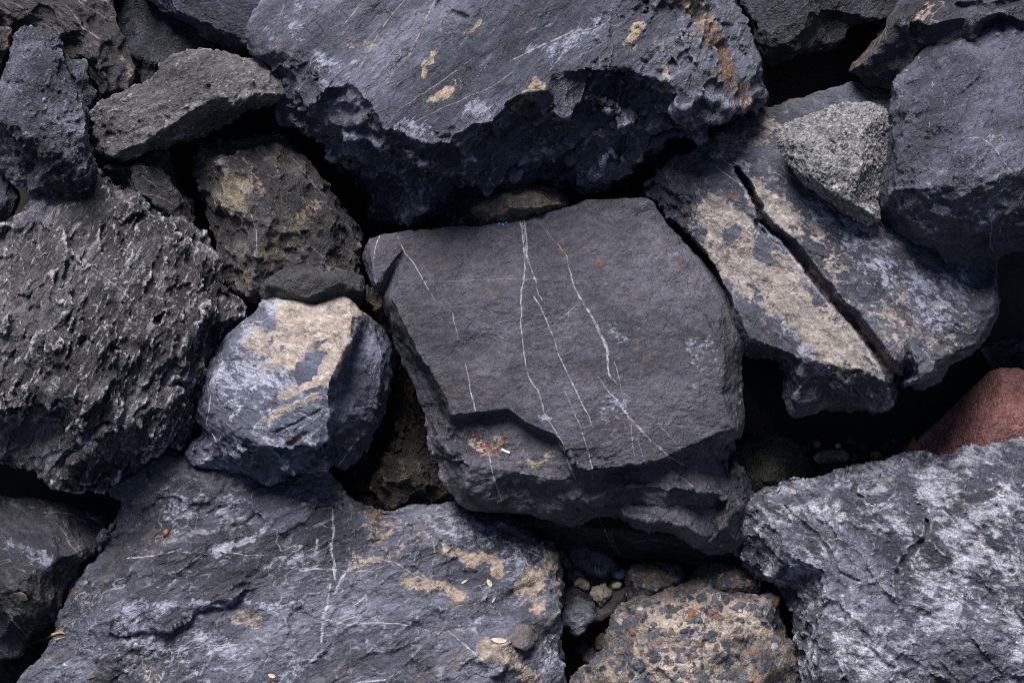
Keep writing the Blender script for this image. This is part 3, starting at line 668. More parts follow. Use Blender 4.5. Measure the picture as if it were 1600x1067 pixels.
wd_mat = rock_material('dark_veined_rock', ((.03,.028,.032),(.055,.05,.055),(.1,.095,.1)), ang=-35, stretch=2.5, scuff=(.3,.28,.28), scuff_amt=.5, scuff_th=.58, stain=(.07,.05,.035), stain_amt=.5, bump=.8, seed=9,
    rv_amt=.6, rv_w=.004, vein=(.34,.3,.29), wear=.4)
make_rock('veined_wedge_rock', 'dark wedge of rock with thin pale veins behind the craggy boulder', 'rock', wd_mat,
  [(146,268,-20),(165,250),(192,240,-20),(215,233),(240,228,-20),(262,238,-20),(272,262),(285,295,-20),(305,340,-10),(325,390),(345,435,-10),(362,475,-10),(330,500,-40),(250,420,-60),(180,320,-60)],
  lines=[[(165,262,10),(210,262,30),(250,255,25),(268,300,25),(290,350,20),(345,435,0)]], pts=[(220,300,30)],
  thick=120, vox=2.15, disp=(('f', 50, 8), ('f', 24, 5, -35, 1.6), ('k', 12, 2.4), ('k', 6, 1.4)), down=1.5, seed=44,
  veins=[([(200,258),(240,262),(262,275)],[0.58,0.72,0.36]),([(210,300),(240,305),(275,320),(290,350)],[0.5,0.72,0.58,0.43]),([(262,245),(275,290),(300,345)],[0.43,0.65,0.43])])

# ------------------------------------------------------------------ upper left group
ul_mat = rock_material('grey_grainy_rock', ((.045,.05,.07),(.1,.107,.14),(.23,.235,.28)), ang=80, stretch=1.2, scuff=(.3,.31,.36), scuff_amt=.55, scuff_th=.53, scuff_scale=34, stain=(.09,.08,.07), stain_amt=.3,
    bump=1., seed=10, rv_amt=0, wear=.6, pits=.3, fine=.6)
make_rock('upright_rock', 'narrow upright rock at the left edge with a pale flat top', 'rock', ul_mat,
  [(12,72,10),(20,52),(38,39,0),(66,39),(86,49,0),(98,75),(106,105,10),(122,140,20),(138,180,20),(146,230,30),(149,275,20),(146,300,10),(110,318,0),(70,310,0),(50,305,0),(42,290),(22,285,0),(0,255,0),(-30,220,0),(-30,150,0),(0,125,10)],
  lines=[[(0,125,10),(25,120,58),(45,132,68),(75,118,68),(106,105,10)], [(106,105,10),(120,150,66),(130,210,82),(135,275,70)], [(-10,190,60),(30,200,92),(60,230,88),(60,290,50)]],
  pts=[(55,75,28),(70,170,92),(90,240,95)], thick=140, vox=2.2, sm=2, disp=(('f', 44, 6), ('f', 20, 3.6), ('p', 13, 2), ('k', 10, 2.4), ('h', 12, 2), ('k', 5, 1.2)), down=1.3, seed=51)
make_rock('small_dark_rock', 'small dark rock squeezed behind the narrow upright rock at the left', 'rock', ul_mat,
  [(100,92,-20),(122,93,-20),(136,104,-20),(137,125),(145,145,-20),(146,168,-30),(140,190,-40),(110,190,-50),(95,130,-40)], pts=[(120,120,0),(125,160,-5)], thick=60, vox=2.4, disp=ROUGH[1:], seed=52)
br_mat = rock_material('brown_grey_rock', BROWNISH, ang=20, stretch=1.5, scuff=(.26,.24,.22), scuff_amt=.4, stain=(.12,.09,.06), stain_amt=.4, bump=.9, seed=11, rv_amt=.1)
make_rock('brown_edge_rock', 'brownish rock cut off by the left edge beside the narrow upright rock', 'rock', br_mat,
  [(-60,50,-10),(0,44,0),(14,46,-10),(18,65),(12,95,-20),(5,125,-20),(-10,150,-20),(-70,150,-20)], pts=[(-15,90,30)], thick=90, vox=2.15, disp=ROUGH[1:], seed=53)
make_rock('shadowed_edge_rock', 'dark blue rock in shade at the left edge above the craggy boulder', 'rock', right_mat,
  [(-80,250,-30),(-10,255,-30),(20,285,-30),(30,310,-30),(20,335,-30),(0,360,-40),(-80,370,-50)], pts=[(-10,310,-5)], thick=90, vox=2.3, disp=ROUGH[1:], seed=54)

el_mat = rock_material('pale_weathered_rock', ((.08,.077,.081),(.18,.174,.178),(.34,.33,.325)), ang=20, stretch=1.8, scuff=(.34,.33,.32), scuff_amt=.5, scuff_th=.54, scuff_scale=28, stain=(.12,.1,.08), stain_amt=.35,
    bump=1., seed=12, rv_amt=0, wear=.5, pits=.15, fine=.5)
make_rock('long_grey_rock', 'long pale grey rock bridging the gap at the upper left', 'rock', el_mat,
  [(140,178,20),(160,158),(185,148,20),(215,134),(240,120,20),(250,104),(262,88,20),(285,79),(318,75,20),(345,80),(380,90,20),(412,92),(438,104,10),(450,126,0),(455,152,0),(430,165,0),(385,175,-10),(340,200,-20),(290,222,-10),(240,240,0),(200,250,10),(160,252,10),(145,240,10),(142,210,20)],
  lines=[[(455,152,0),(435,148,50),(400,146,72),(372,156,88),(345,145,92),(330,158,88),(300,176,84),(262,200,76),(220,226,66),(178,244,50),(160,252,10)], [(250,104,25),(285,115,62),(320,118,75),(360,140,88)]],
  pts=[(310,95,45),(390,115,55),(230,165,62),(180,195,55)], thick=100, vox=2.2, sm=2, disp=(('f', 50, 6), ('f', 22, 4, 20, 1.5), ('p', 13, 2), ('k', 11, 2.4), ('h', 14, 2), ('f', 8, 1.4), ('k', 5, 1)), down=1.2, seed=55)

nn_mat = rock_material('mottled_brown_limestone', ((.04,.038,.046),(.09,.083,.085),(.18,.165,.155)), ang=-50, stretch=1.4, scuff=(.25,.24,.24), scuff_amt=.45, stain=(.13,.1,.065), stain_amt=.6, stain_th=.52,
    pa=(.3,.25,.18), bump=.9, seed=13, rv_amt=.35, wear=.5)
make_rock('mottled_rock', 'mottled brown and grey rock with tan blotches under the left overhang of the biggest boulder', 'rock', nn_mat,
  [(304,245,-20),(312,222),(342,214,-20),(375,216),(405,208,-25),(440,208,-30),(462,232),(490,262,-30),(520,300,-30),(550,335),(578,368,-30),(574,400),(568,440,-20),(530,475,-10),(470,490,0),(400,485,0),(385,472,0),(368,445,-10),(345,405,-10),(322,340,-20),(306,290,-20)],
  lines=[[(312,240,0),(355,262,45),(395,270,52),(430,262,40),(440,225,-10)], [(395,270,52),(405,340,72),(400,400,68),(388,455,50)], [(430,262,40),(470,310,48),(520,355,40),(565,385,0)]],
  pts=[(340,320,42),(470,390,62),(520,420,50),(440,450,60)], thick=130, vox=2.1, sm=2, disp=(('f', 60, 10), ('f', 28, 6), ('p', 26, 2, -50, 1.4), ('k', 14, 2.4), ('f', 11, 2.4), ('k', 5, 1)), down=1.3, seed=56,
  pa=[('e',365,300,38,45,20,.6),('e',470,345,40,22,-40,.45),('e',400,235,40,12,20,.15),('e',440,380,30,25,0,.2),('e',395,465,12,10,0,.7)], pr=[('e',440,380,50,40,0,.2)],
  veins=[([(390,330),(400,360),(402,400)],[0.43,0.58,0.36]),([(460,250),(500,300)],[0.36,0.36])])
q_mat = rock_material('dull_grey_rock', ((.05,.05,.055),(.08,.079,.082),(.12,.118,.12)), ang=10, stretch=1.3, scuff=(.2,.2,.2), scuff_amt=.35, stain_amt=.2, bump=.9, seed=14, rv_amt=0, pits=.2, fine=.5)
make_rock('low_grey_rock', 'small dull grey rock directly behind the tan topped block', 'rock', q_mat,
  [(405,450,40),(415,430),(438,412,40),(465,407),(495,406,40),(520,415),(545,424,40),(568,432,30),(573,455,20),(566,480,20),(530,500,20),(440,500,20),(408,480,30)], lines=[[(415,445,70),(470,430,84),(530,440,80),(562,455,50)]], pts=[(480,465,90)],
  thick=90, vox=2.1, sm=3, disp=(('k', 30, 3), ('k', 14, 1.8), ('k', 7, 1), ('h', 9, 1.2)), seed=57, pr=[('e',478,426,6,4,0,1)])
make_rock('wedged_tan_stone', 'small tan grey stone pinched between the tan topped block and the flat central boulder', 'stone', nn_mat,
  [(572,446,-30),(590,450),(602,465,-30),(612,488),(622,512,-30),(618,530,-40),(600,520,-40),(585,495,-30),(572,470,-30)], pts=[(592,480,0)], thick=70, vox=2.1, disp=ROUGH[2:], seed=58, pa=[('e',592,478,16,18,0,.35)])

# ------------------------------------------------------------------ tan topped block
g_mat = rock_material('tan_topped_limestone', ((.055,.063,.09),(.1,.112,.15),(.18,.19,.24)), ang=-28, stretch=2.4, scuff=(.36,.37,.42), scuff_amt=.65, scuff_th=.53, stain=(.14,.11,.08), stain_amt=.3, stain_th=.58,
    pa=(.39,.34,.29), pb=(.45,.47,.52), bump=.65, seed=15, rv_amt=.5, rv_w=.006, wear=.35)
make_rock('tan_topped_block', 'blocky boulder with a pale tan top left of the flat central boulder', 'boulder', g_mat,
  [(398,486,60),(410,468),(430,456,50),(458,450),(490,449,45),(512,455),(532,461,50),(548,470,50),(565,480),(585,495,30),(602,512),(614,535,20),(617,570,20),(612,610),(602,640,20),(592,672),(578,705,20),(562,730),(540,742,20),(518,738,20),(500,728,50),(480,735),(440,738,60),(400,744),(360,747,60),(325,738),(302,722,50),
   (291,706,50),(298,690,50),(312,678,50),(303,655),(301,630,40),(306,600),(318,572,40),(345,532),(372,502,50)],
  lines=[[(545,470,75),(552,492,100),(548,520,115),(535,550,130),(522,580,142),(516,610,150),(520,650,152),(512,690,145),(500,728,50)],
         [(312,678,50),(330,668,110),(360,672,140),(420,690,156),(470,700,156),(512,690,145)],
         [(398,486,60),(360,540,92),(332,600,112),(325,640,118),(330,668,110)],
         [(528,742,20),(520,700,70),(530,650,90),(540,600,90),(560,540,78),(572,495,60)],
         [(585,500,45),(598,560,62),(585,640,66),(560,710,50)]],
  pts=[(480,480,80),(430,530,110),(400,610,138),(470,620,150),(350,710,100),(440,720,110)], thick=150, vox=2.1, sm=1, disp=(('f', 70, 5), ('f', 36, 3.6, -28, 1.5), ('p', 24, 1.2, -28, 1.6), ('f', 17, 1.8), ('k', 10, 1.1), ('f', 8, .9), ('k', 5, .5)), down=2.2, seed=61,
  zones=[('e',470,560,60,110,20,.5),('l',[(320,700),(420,720),(500,710)],25,2.2)],
  pa=[('e',490,500,85,55,-10,1.1),('e',455,545,85,38,-35,.85),('e',410,540,50,34,-40,.5),('l',[(548,485),(535,540),(505,590)],17,1.),('l',[(505,592),(470,604),(445,612)],9,1.1),('l',[(490,625),(440,642),(415,654)],8,1.1),
      ('e',480,575,36,16,-35,-1.3),('e',440,546,14,7,-20,-1.),('e',539,517,7,7,0,-1.),('e',415,495,26,14,-50,-1.),('e',455,475,20,10,0,.6),('e',380,600,30,20,0,.0)],
  pb=[('e',380,590,80,50,-20,.6),('e',360,630,40,40,0,.4),('e',420,640,50,50,-60,.4),('e',520,640,10,40,10,.3),('e',430,480,30,18,-40,.8),('e',400,520,40,22,-50,.6)],
  pr=[('e',450,690,60,16,-5,.2)],
  veins=[([(530,725),(548,700),(560,685)],[0.86,0.58,0.22]),([(545,640),(600,630)],[0.36,0.43]),([(330,620),(322,660),(345,700)],[0.5,0.65,0.29]),([(590,520),(600,580)],[0.36,0.29])],
  cracks=[([(430,672),(480,650),(500,640)],2.5,5),([(455,695),(478,680)],7,7),([(380,700),(395,705)],6,6)])

# ------------------------------------------------------------------ rocks behind and below the slab
rb_mat = rock_material('rough_brown_rock', ((.09,.075,.062),(.2,.165,.13),(.36,.31,.26)), ang=0, stretch=1.2, scuff=(.3,.27,.24), scuff_amt=.5, scuff_th=.52, stain=(.16,.08,.04), stain_amt=.5, stain_th=.56, bump=1.1, seed=16, rv_amt=0)
make_rock('rough_brown_rock', 'rough brown rounded rock peeping over the back edge of the flat central boulder', 'rock', rb_mat,
  [(716,350,-40),(728,330),(742,312,-40),(764,300),(790,294,-50),(820,291),(850,292,-50),(868,298),(885,312,-50),(892,328,-50),(870,350,-50),(800,372,-40),(740,368,-50)], lines=[[(745,325,14),(790,306,24),(840,304,22),(875,318,6)]], pts=[(800,325,36),(770,338,26),(845,325,30)], thick=80, vox=2.1, sm=2, disp=(('k', 26, 4), ('k', 13, 3), ('k', 7, 1.6)), seed=62)
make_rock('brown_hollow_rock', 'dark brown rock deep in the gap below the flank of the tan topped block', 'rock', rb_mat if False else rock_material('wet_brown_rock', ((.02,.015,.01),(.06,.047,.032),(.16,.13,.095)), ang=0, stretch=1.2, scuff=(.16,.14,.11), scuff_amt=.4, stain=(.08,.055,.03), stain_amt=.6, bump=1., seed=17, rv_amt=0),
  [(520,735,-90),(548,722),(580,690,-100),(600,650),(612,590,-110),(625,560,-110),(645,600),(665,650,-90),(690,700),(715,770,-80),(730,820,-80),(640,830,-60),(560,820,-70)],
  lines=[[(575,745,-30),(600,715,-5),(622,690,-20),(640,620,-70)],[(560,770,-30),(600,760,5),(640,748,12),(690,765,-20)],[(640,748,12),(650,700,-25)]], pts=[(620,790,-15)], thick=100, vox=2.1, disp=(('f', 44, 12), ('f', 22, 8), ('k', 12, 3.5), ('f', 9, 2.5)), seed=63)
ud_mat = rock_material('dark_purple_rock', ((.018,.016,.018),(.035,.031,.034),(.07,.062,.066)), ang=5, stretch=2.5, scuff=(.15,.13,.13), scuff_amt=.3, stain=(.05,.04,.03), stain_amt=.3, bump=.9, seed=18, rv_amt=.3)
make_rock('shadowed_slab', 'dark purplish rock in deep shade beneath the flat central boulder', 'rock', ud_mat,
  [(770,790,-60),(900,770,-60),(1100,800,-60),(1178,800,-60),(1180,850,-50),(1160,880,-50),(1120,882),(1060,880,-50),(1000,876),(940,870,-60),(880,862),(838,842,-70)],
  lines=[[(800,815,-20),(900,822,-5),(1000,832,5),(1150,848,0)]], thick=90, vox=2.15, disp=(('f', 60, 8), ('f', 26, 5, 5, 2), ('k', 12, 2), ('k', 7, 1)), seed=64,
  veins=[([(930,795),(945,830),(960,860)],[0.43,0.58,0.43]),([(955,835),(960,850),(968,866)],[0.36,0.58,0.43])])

make_rock('corner_rock', 'dark grey rock tucked against the lower right corner of the flat central boulder', 'rock', slab_mat,
  [(1105,815,30),(1118,780),(1130,745,20),(1146,722,10),(1164,728,0),(1176,765,-10),(1182,805,-10),(1172,840,-10),(1148,862,0),(1112,868,10),(1082,858,30),(1090,835,40)],
  lines=[[(1146,722,10),(1140,770,66),(1130,820,84),(1112,845,76)]], pts=[(1160,790,52)], thick=90, vox=2.2, disp=ROUGH[1:], seed=65)

# ------------------------------------------------------------------ conglomerate
cg_cells = [(0,(.09,.1,.13)),(.2,(.16,.175,.21)),(.36,(.07,.075,.095)),(.5,(.24,.25,.28)),(.62,(.13,.12,.11)),(.74,(.3,.3,.31)),(.84,(.34,.15,.06)),(.9,(.55,.55,.56)),(1,(.28,.22,.16))]
cg_mat = rock_material('tan_conglomerate', crk=0., cols=((.15,.127,.1),(.31,.265,.21),(.5,.44,.36)), ang=0, stretch=1.1, scuff=(.42,.37,.3), scuff_amt=.3, stain=(.14,.11,.08), stain_amt=.5, stain_th=.54, cells=cg_cells, bump=.9, seed=19, rv_amt=0, wear=.2, pits=.1)
make_rock('pebbly_conglomerate', 'tan conglomerate rock full of embedded pebbles at the bottom edge', 'rock', cg_mat,
  [(895,1067,10),(912,1042,10),(945,1015,10),(948,985),(958,962,10),(975,944),(1008,925,0),(1035,915),(1062,911,-10),(1092,905),(1125,910,-10),(1165,922),(1182,928,-10),(1204,928,-10),(1214,950),(1225,975,-10),(1240,1000),(1249,1030,0),(1250,1080,0),(1240,1230,20),(900,1230,20),(880,1110,10)],
  lines=[[(985,985,60),(1040,955,62),(1100,950,62),(1150,960,55),(1195,965,35)],[(1160,1005,70),(1200,1000,55),(1240,1030,30)],[(1150,1067,90),(1162,1020,72)]],
  pts=[(1080,1030,110),(1000,1050,85),(1100,1150,150),(1190,1060,75)], thick=120, vox=1.7, sm=5, disp=(('k', 60, 5), ('f', 34, 10), ('k', 14, 2.6), ('c', 19, 1.8), ('c', 10, 1.3), ('v', 8, 1.2), ('k', 5, .7)), cell=.55, seed=71,
  zones=[('e',1195,1040,40,34,0,.4)], pb=[('e',1200,1030,30,24,0,.3)])
cg2 = rock_material('brown_conglomerate', crk=0., cols=((.12,.1,.075),(.2,.165,.12),(.28,.235,.18)), ang=0, stretch=1.1, scuff=(.3,.27,.22), scuff_amt=.3, stain=(.1,.07,.04), stain_amt=.6, stain_th=.52, cells=cg_cells, bump=.9, seed=20, rv_amt=0, wear=.2)
make_rock('conglomerate_lump', 'brown lump of conglomerate behind the left shoulder of the pebbly conglomerate', 'rock', cg2,
  [(978,895,-40),(988,882),(1008,878,-40),(1035,876),(1060,882,-40),(1070,895),(1072,912,-40),(1060,935,-30),(1010,950,-30),(982,945,-40),(976,920,-40)], lines=[[(990,900,0),(1030,895,8),(1060,905,0)]], pts=[(1020,925,20)],
  thick=70, vox=1.7, sm=3, disp=(('k', 24, 3), ('c', 14, 1.6), ('c', 8, 1), ('v', 6, 1.2)), cell=.55, seed=72)
make_rock('conglomerate_lump', 'brown lump of conglomerate between the pebbly conglomerate and the marbled boulder', 'rock', cg2,
  [(1072,908,-40),(1082,893),(1098,882,-40),(1122,878),(1148,880,-40),(1172,888),(1190,902,-40),(1192,925,-40),(1160,940,-30),(1100,935,-30)], lines=[[(1090,905,-10),(1130,898,-2),(1175,912,-10)]], pts=[(1130,920,5)],
  thick=70, vox=1.7, sm=3, disp=(('k', 24, 3), ('c', 14, 1.6), ('c', 8, 1), ('v', 6, 1.2)), cell=.55, seed=77)

# ------------------------------------------------------------------ red sandstone
rd_mat = rock_material('red_sandstone', crk=0., cols=((.26,.125,.105),(.36,.19,.165),(.46,.27,.24)), ang=0, stretch=1, scuff=(.45,.33,.3), scuff_amt=.25, scuff_scale=50, stain=(.17,.08,.06), stain_amt=.35, bump=.7, seed=21, rv_amt=0, wear=.2, pits=.35, fine=.5)
make_rock('red_sandstone_block', 'smooth red sandstone block at the right edge behind the marbled boulder', 'rock', rd_mat,
  [(1416,722,-110),(1432,690,-100),(1455,665),(1490,632,-80),(1525,598),(1545,578,-60),(1562,573,-50),(1590,573),(1620,585,-50),(1720,630,-60),(1740,780,-60),(1600,800,-60),(1420,780,-100)],
  lines=[[(1562,573,-50),(1568,592,-28),(1558,640,-12),(1545,690,-6),(1540,790,-20)]], pts=[(1500,680,-50),(1640,650,-15)], thick=110, vox=2.0, sm=8, disp=(('v', 60, 3), ('k', 30, 1.2), ('v', 5, .5), ('h', 8, .7)), seed=73)

# ------------------------------------------------------------------ stones in the dark gap on the right
ol_mat = rock_material('dark_olive_rock', crk=0., cols=((.1,.1,.07),(.17,.17,.12),(.26,.26,.2)), ang=0, stretch=1, scuff=(.12,.12,.1), scuff_amt=.3, stain_amt=.2, bump=.8, seed=22, rv_amt=0, pits=.3)
make_rock('olive_stone', 'dark olive rounded stone in the shade behind the marbled boulder', 'stone', ol_mat,
  [(1148,712,-160),(1165,692),(1195,681,-160),(1228,684),(1252,698,-160),(1266,722),(1258,760,-150),(1220,785,-140),(1170,775,-150),(1150,745,-160)], pts=[(1205,722,-110),(1200,750,-100)], thick=60, vox=2.15, sm=5, disp=(('v', 40, 4), ('k', 14, 2), ('v', 6, .8)), seed=74)
pk_mat = rock_material('mauve_pebble', crk=0., cols=((.25,.2,.2),(.4,.33,.33),(.55,.46,.46)), ang=0, stretch=2, scuff=(.35,.3,.3), scuff_amt=.3, stain_amt=.2, bump=.35, seed=23, rv_amt=0)
make_rock('oblong_pebble', 'mauve oblong pebble lying in the dark gap above the marbled boulder', 'pebble', pk_mat,
  [(1270,712,-150),(1280,705),(1300,702,-150),(1316,702),(1326,708,-150),(1328,716),(1322,722,-150),(1300,724),(1280,726,-150),(1270,720)], pts=[(1300,713,-128)], thick=25, vox=1.3, sm=10, disp=(('v', 14, 1.2), ('v', 5, .3)), seed=75, shrink=.75)
make_rock('far_gap_rock', 'dark blue rock in the black gap at the right edge above the red block', 'rock', right_mat,
  [(1535,545,-150),(1560,532),(1600,528,-150),(1700,540,-150),(1700,620,-150),(1600,600,-160),(1550,580,-160)], pts=[(1610,555,-125)], thick=60, vox=2.3, disp=ROUGH[1:], seed=76)

# ------------------------------------------------------------------ top right pair
tr_mat = rock_material('rust_edged_rock', ((.035,.037,.05),(.062,.064,.085),(.11,.11,.135)), ang=55, stretch=2.4, scuff=(.24,.24,.27), scuff_amt=.4, stain=(.11,.08,.055), stain_amt=.4, bump=.85, seed=24, rv_amt=.3)
make_rock('rust_edged_boulder', 'dark boulder with a pale rusty left rim in the upper right corner', 'boulder', tr_mat,
  [(1326,112,-10),(1330,100),(1345,82,-10),(1362,62),(1378,45,0),(1390,22),(1400,8,0),(1412,0),(1430,-40,0),(1600,-120,-20),(1850,-80,-30),(1800,40,0),(1600,60,20),(1540,90,10),(1450,140,0),(1400,145,-10),(1350,132,-20)],
  lines=[[(1345,100,20),(1375,75,40),(1395,40,60),(1412,5,55)], [(1410,30,70),(1450,40,80),(1500,30,70),(1580,10,50)],[(1412,5,55),(1425,50,45),(1440,80,35)]], pts=[(1460,5,70),(1390,110,25)],
  thick=160, vox=2.2, disp=(('f', 60, 9), ('f', 28, 5, 55, 1.6), ('k', 13, 2.2), ('k', 7, 1.1)), down=1.4, seed=81,
  pr=[('l',[(1330,110),(1360,72),(1385,50),(1395,20)],6,.8)], pa=[('l',[(1330,108),(1358,74),(1382,52),(1392,22)],3,.5),('e',1450,28,30,14,-30,.1)], cracks=[([(1500,8),(1550,12),(1600,0)],8,12)])
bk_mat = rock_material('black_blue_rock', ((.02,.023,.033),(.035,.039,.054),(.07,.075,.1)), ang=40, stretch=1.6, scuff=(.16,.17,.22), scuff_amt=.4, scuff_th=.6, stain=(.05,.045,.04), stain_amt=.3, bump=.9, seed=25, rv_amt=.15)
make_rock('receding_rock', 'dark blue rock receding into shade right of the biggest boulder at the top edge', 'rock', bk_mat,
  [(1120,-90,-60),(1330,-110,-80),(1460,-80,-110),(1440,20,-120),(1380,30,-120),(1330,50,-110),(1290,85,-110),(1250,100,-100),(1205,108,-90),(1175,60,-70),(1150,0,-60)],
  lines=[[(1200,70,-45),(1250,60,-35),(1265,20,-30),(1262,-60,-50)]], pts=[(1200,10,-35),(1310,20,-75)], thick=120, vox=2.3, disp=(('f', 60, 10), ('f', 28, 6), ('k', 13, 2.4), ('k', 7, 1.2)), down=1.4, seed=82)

# ------------------------------------------------------------------ top left dark group
make_rock('dark_banded_rock', 'dark brownish banded rock behind the narrow upright rock at the top left', 'rock', wd_mat,
  [(-80,35,-60),(-80,-80,-70),(70,-90,-70),(190,-80,-80),(180,-10),(186,40,-60),(200,75),(208,115,-50),(205,140,-50),(180,160,-50),(150,165,-60),(135,110),(100,100,-60),(60,60,-60)],
  lines=[[(95,-20,-20),(125,40,-12),(150,90,-8),(165,140,-20)]], pts=[(70,10,-30),(170,60,-25)], thick=100, vox=2.2, disp=(('f', 50, 9), ('f', 24, 5, 60, 1.8), ('k', 12, 2.4), ('k', 7, 1.2)), down=1.3, seed=83,
  pa=[('e',199,105,9,26,-8,.45)], veins=[([(105,10),(130,45),(155,60)],[1,1.2,0.72]),([(140,70),(145,100)],[0.72,0.43])])
make_rock('blue_back_rock', 'dark blue rock at the top edge left of the biggest boulder', 'rock', rock_material('deep_blue_rock', ((.03,.036,.058),(.052,.062,.095),(.1,.115,.16)), ang=-30, stretch=1.8, scuff=(.2,.22,.3), scuff_amt=.5, scuff_th=.57, stain_amt=.15, bump=.9, seed=26, rv_amt=.1),
  [(190,-90,-70),(520,-110,-70),(480,-20,-40),(420,40,-30),(395,80,-50),(370,84,-50),(330,60,-60),(290,40),(250,20,-60),(215,-10,-60)],
  lines=[[(230,-30,-30),(290,15,-15),(340,40,-10),(390,50,-10),(450,-10,0)]], pts=[(350,-30,-35)], thick=110, vox=2.3, disp=(('f', 50, 9), ('f', 24, 4), ('k', 12, 2.2), ('k', 7, 1.1)), down=1.4, seed=84)
make_rock('sunken_rock', 'dark shaded rock sunken behind the long pale grey rock', 'rock', bk_mat,
  [(170,60,-110),(170,-60,-130),(300,-60,-130),(400,20,-120),(400,90,-110),(420,130,-100),(300,150,-90),(250,140,-90),(225,130,-90),(210,105,-100)],
  lines=[[(215,85,-80),(270,75,-70),(340,90,-70)]], pts=[(260,110,-55)], thick=80, vox=2.3, disp=ROUGH, seed=85)

# ------------------------------------------------------------------ left lower rock
lb_mat = rock_material('pale_streaked_rock', ((.035,.035,.042),(.065,.065,.078),(.12,.12,.135)), ang=-40, stretch=2.6, scuff=(.35,.34,.36), scuff_amt=.6, scuff_th=.53, stain=(.13,.11,.08), stain_amt=.35, bump=.9, seed=27, rv_amt=.5, vein=(.45,.42,.4))
make_rock('streaked_rock', 'dark rock with pale streaks at the left edge beneath the craggy boulder', 'rock', lb_mat,
  [(-120,800,-30),(0,775,-50),(60,780),(120,790,-50),(170,805,-50),(168,840,-40),(150,870,-30),(125,890,-20),(108,915,-10),(98,940,0),(80,965),(60,990,-20),(30,1020,-40),(0,1035,-40),(-100,1050,-40)],
  lines=[[(150,870,-30),(110,868,20),(80,872,38),(50,895,52),(20,910,60),(-60,915,50)], [(50,895,52),(70,930,38),(60,960,20)]], pts=[(30,850,18),(80,830,0),(20,960,30)], thick=120, vox=2.15, disp=(('f', 60, 9), ('f', 28, 5, -40, 1.6), ('k', 13, 2), ('k', 7, 1.1)), down=1.6, seed=86,
  pb=[('l',[(0,835),(40,860),(80,880),(105,900)],16,.5)], pa=[('e',32,938,12,7,10,.8)], veins=[([(10,955),(25,975),(42,992)],[1.4,1.7,0.58]),([(20,945),(38,970)],[1,0.58]),([(70,800),(110,802),(140,818)],[0.58,0.86,0.36])])
make_rock('corner_base_rock', 'black shaded rock in the bottom left corner', 'rock', bk_mat,
  [(-150,1010,-120),(0,1000,-120),(50,1010,-130),(60,1040,-130),(30,1090,-120),(-20,1200,-120),(-150,1200,-120)], pts=[(-30,1060,-80)], thick=60, vox=3, disp=ROUGH[1:], seed=87)

#SMALL
# ------------------------------------------------------------------ small stones and litter, laid on the surfaces below them
def bvh_all():
    vs, fs, o = [], [], 0
    for W, T in ROCKS.values(): vs.append(W); fs.append(T + o); o += len(W)
    vs = np.concatenate(vs); fs = np.concatenate(fs)
    return BVHTree.FromPolygons(vs.tolist(), fs.tolist())
BV = bvh_all()
def ray(px, py):
    d = (RGT * ((px - 800) * S) - UPV * ((py - 533.5) * S) + FWD * D).normalized()
    return d
def hit(px, py, lift=0.):
    d = ray(px, py); loc, nor, i, dist = BV.ray_cast(CAMPOS, d)
    if loc is None:
        t = (D + .7) / d.dot(FWD); loc = CAMPOS + d * t; nor = -FWD
    if nor.dot(d) > 0: nor = -nor
    return loc + nor * lift, nor
def stone(name, label, px, py, r, mat, z=None, flat=.7, elong=1.3, ang=0, seed=1, cat='pebble', group=None, sub=4, craggy=.12):
    """a small free pebble; z = height in slope units where nothing lies beneath it"""
    import bmesh
    bm = bmesh.new(); bmesh.ops.create_icosphere(bm, subdivisions=sub, radius=1)
    P = np.array([v.co[:] for v in bm.verts])
    d = 1 + craggy * 1.6 * knoise(P * 1.3 + seed * 3.3, seed) + craggy * .7 * knoise(P * 3.1 + seed, seed + 1) + craggy * .3 * knoise(P * 7 + seed, seed + 2)
    P = P * d[:, None] * np.array([elong, 1, flat]) * (r * S)
    if z is None: loc, nor = hit(px, py)
    else:
        w_ = to_world(np.array([px * 1.]), np.array([py * 1.]), np.array([z * 1.]))[0]; loc, nor = Vector(w_), -FWD
    q = nor.to_track_quat('Z', 'Y').to_matrix() if z is None else Matrix((RGT, UPV, -FWD)).transposed()
    q = q @ Matrix.Rotation(R(ang), 3, 'Z')
    P = P @ np.array(q).T
    if z is None: loc = loc + nor * (r * S * flat * .55)
    for v, p in zip(bm.verts, P): v.co = p
    me = bpy.data.meshes.new(name); bm.to_mesh(me); bm.free(); me.materials.append(mat)
    for p in me.polygons: p.use_smooth = True
    for a, v in (('vs', 30), ('vu', 30), ('pa', -2.2), ('pb', -2.2), ('pr', -2.2)):
        at = me.attributes.new(a, 'FLOAT', 'POINT'); at.data.foreach_set('value', np.full(len(me.vertices), v, np.float32))
    o = bpy.data.objects.new(name, me); o.location = loc; COL.objects.link(o)
    o['label'] = label; o['category'] = cat
    if group: o['group'] = group
    return o
G1 = 'stones lying in the gap below the flat central boulder'
tanp = plain_material('pale_tan_stone', (.2, .165, .13), (.5, .42, .34), .7, 60, .6)
bluep = rock_material('dark_blue_pebble', crk=.0, cols=((.035,.045,.06),(.06,.075,.1),(.1,.12,.15)), bump=.5, seed=40, rv_amt=.3)
greyp = rock_material('grey_brown_pebble', crk=.0, cols=((.08,.07,.068),(.14,.125,.12),(.22,.2,.19)), bump=.6, seed=41, rv_amt=.1)
bwp = rock_material('black_white_stone', crk=.0, cols=((.05,.055,.07),(.1,.105,.125),(.3,.31,.34)), bump=.9, seed=42, scuff=(.5,.5,.54), scuff_amt=.9, scuff_th=.47, rv_amt=.2)
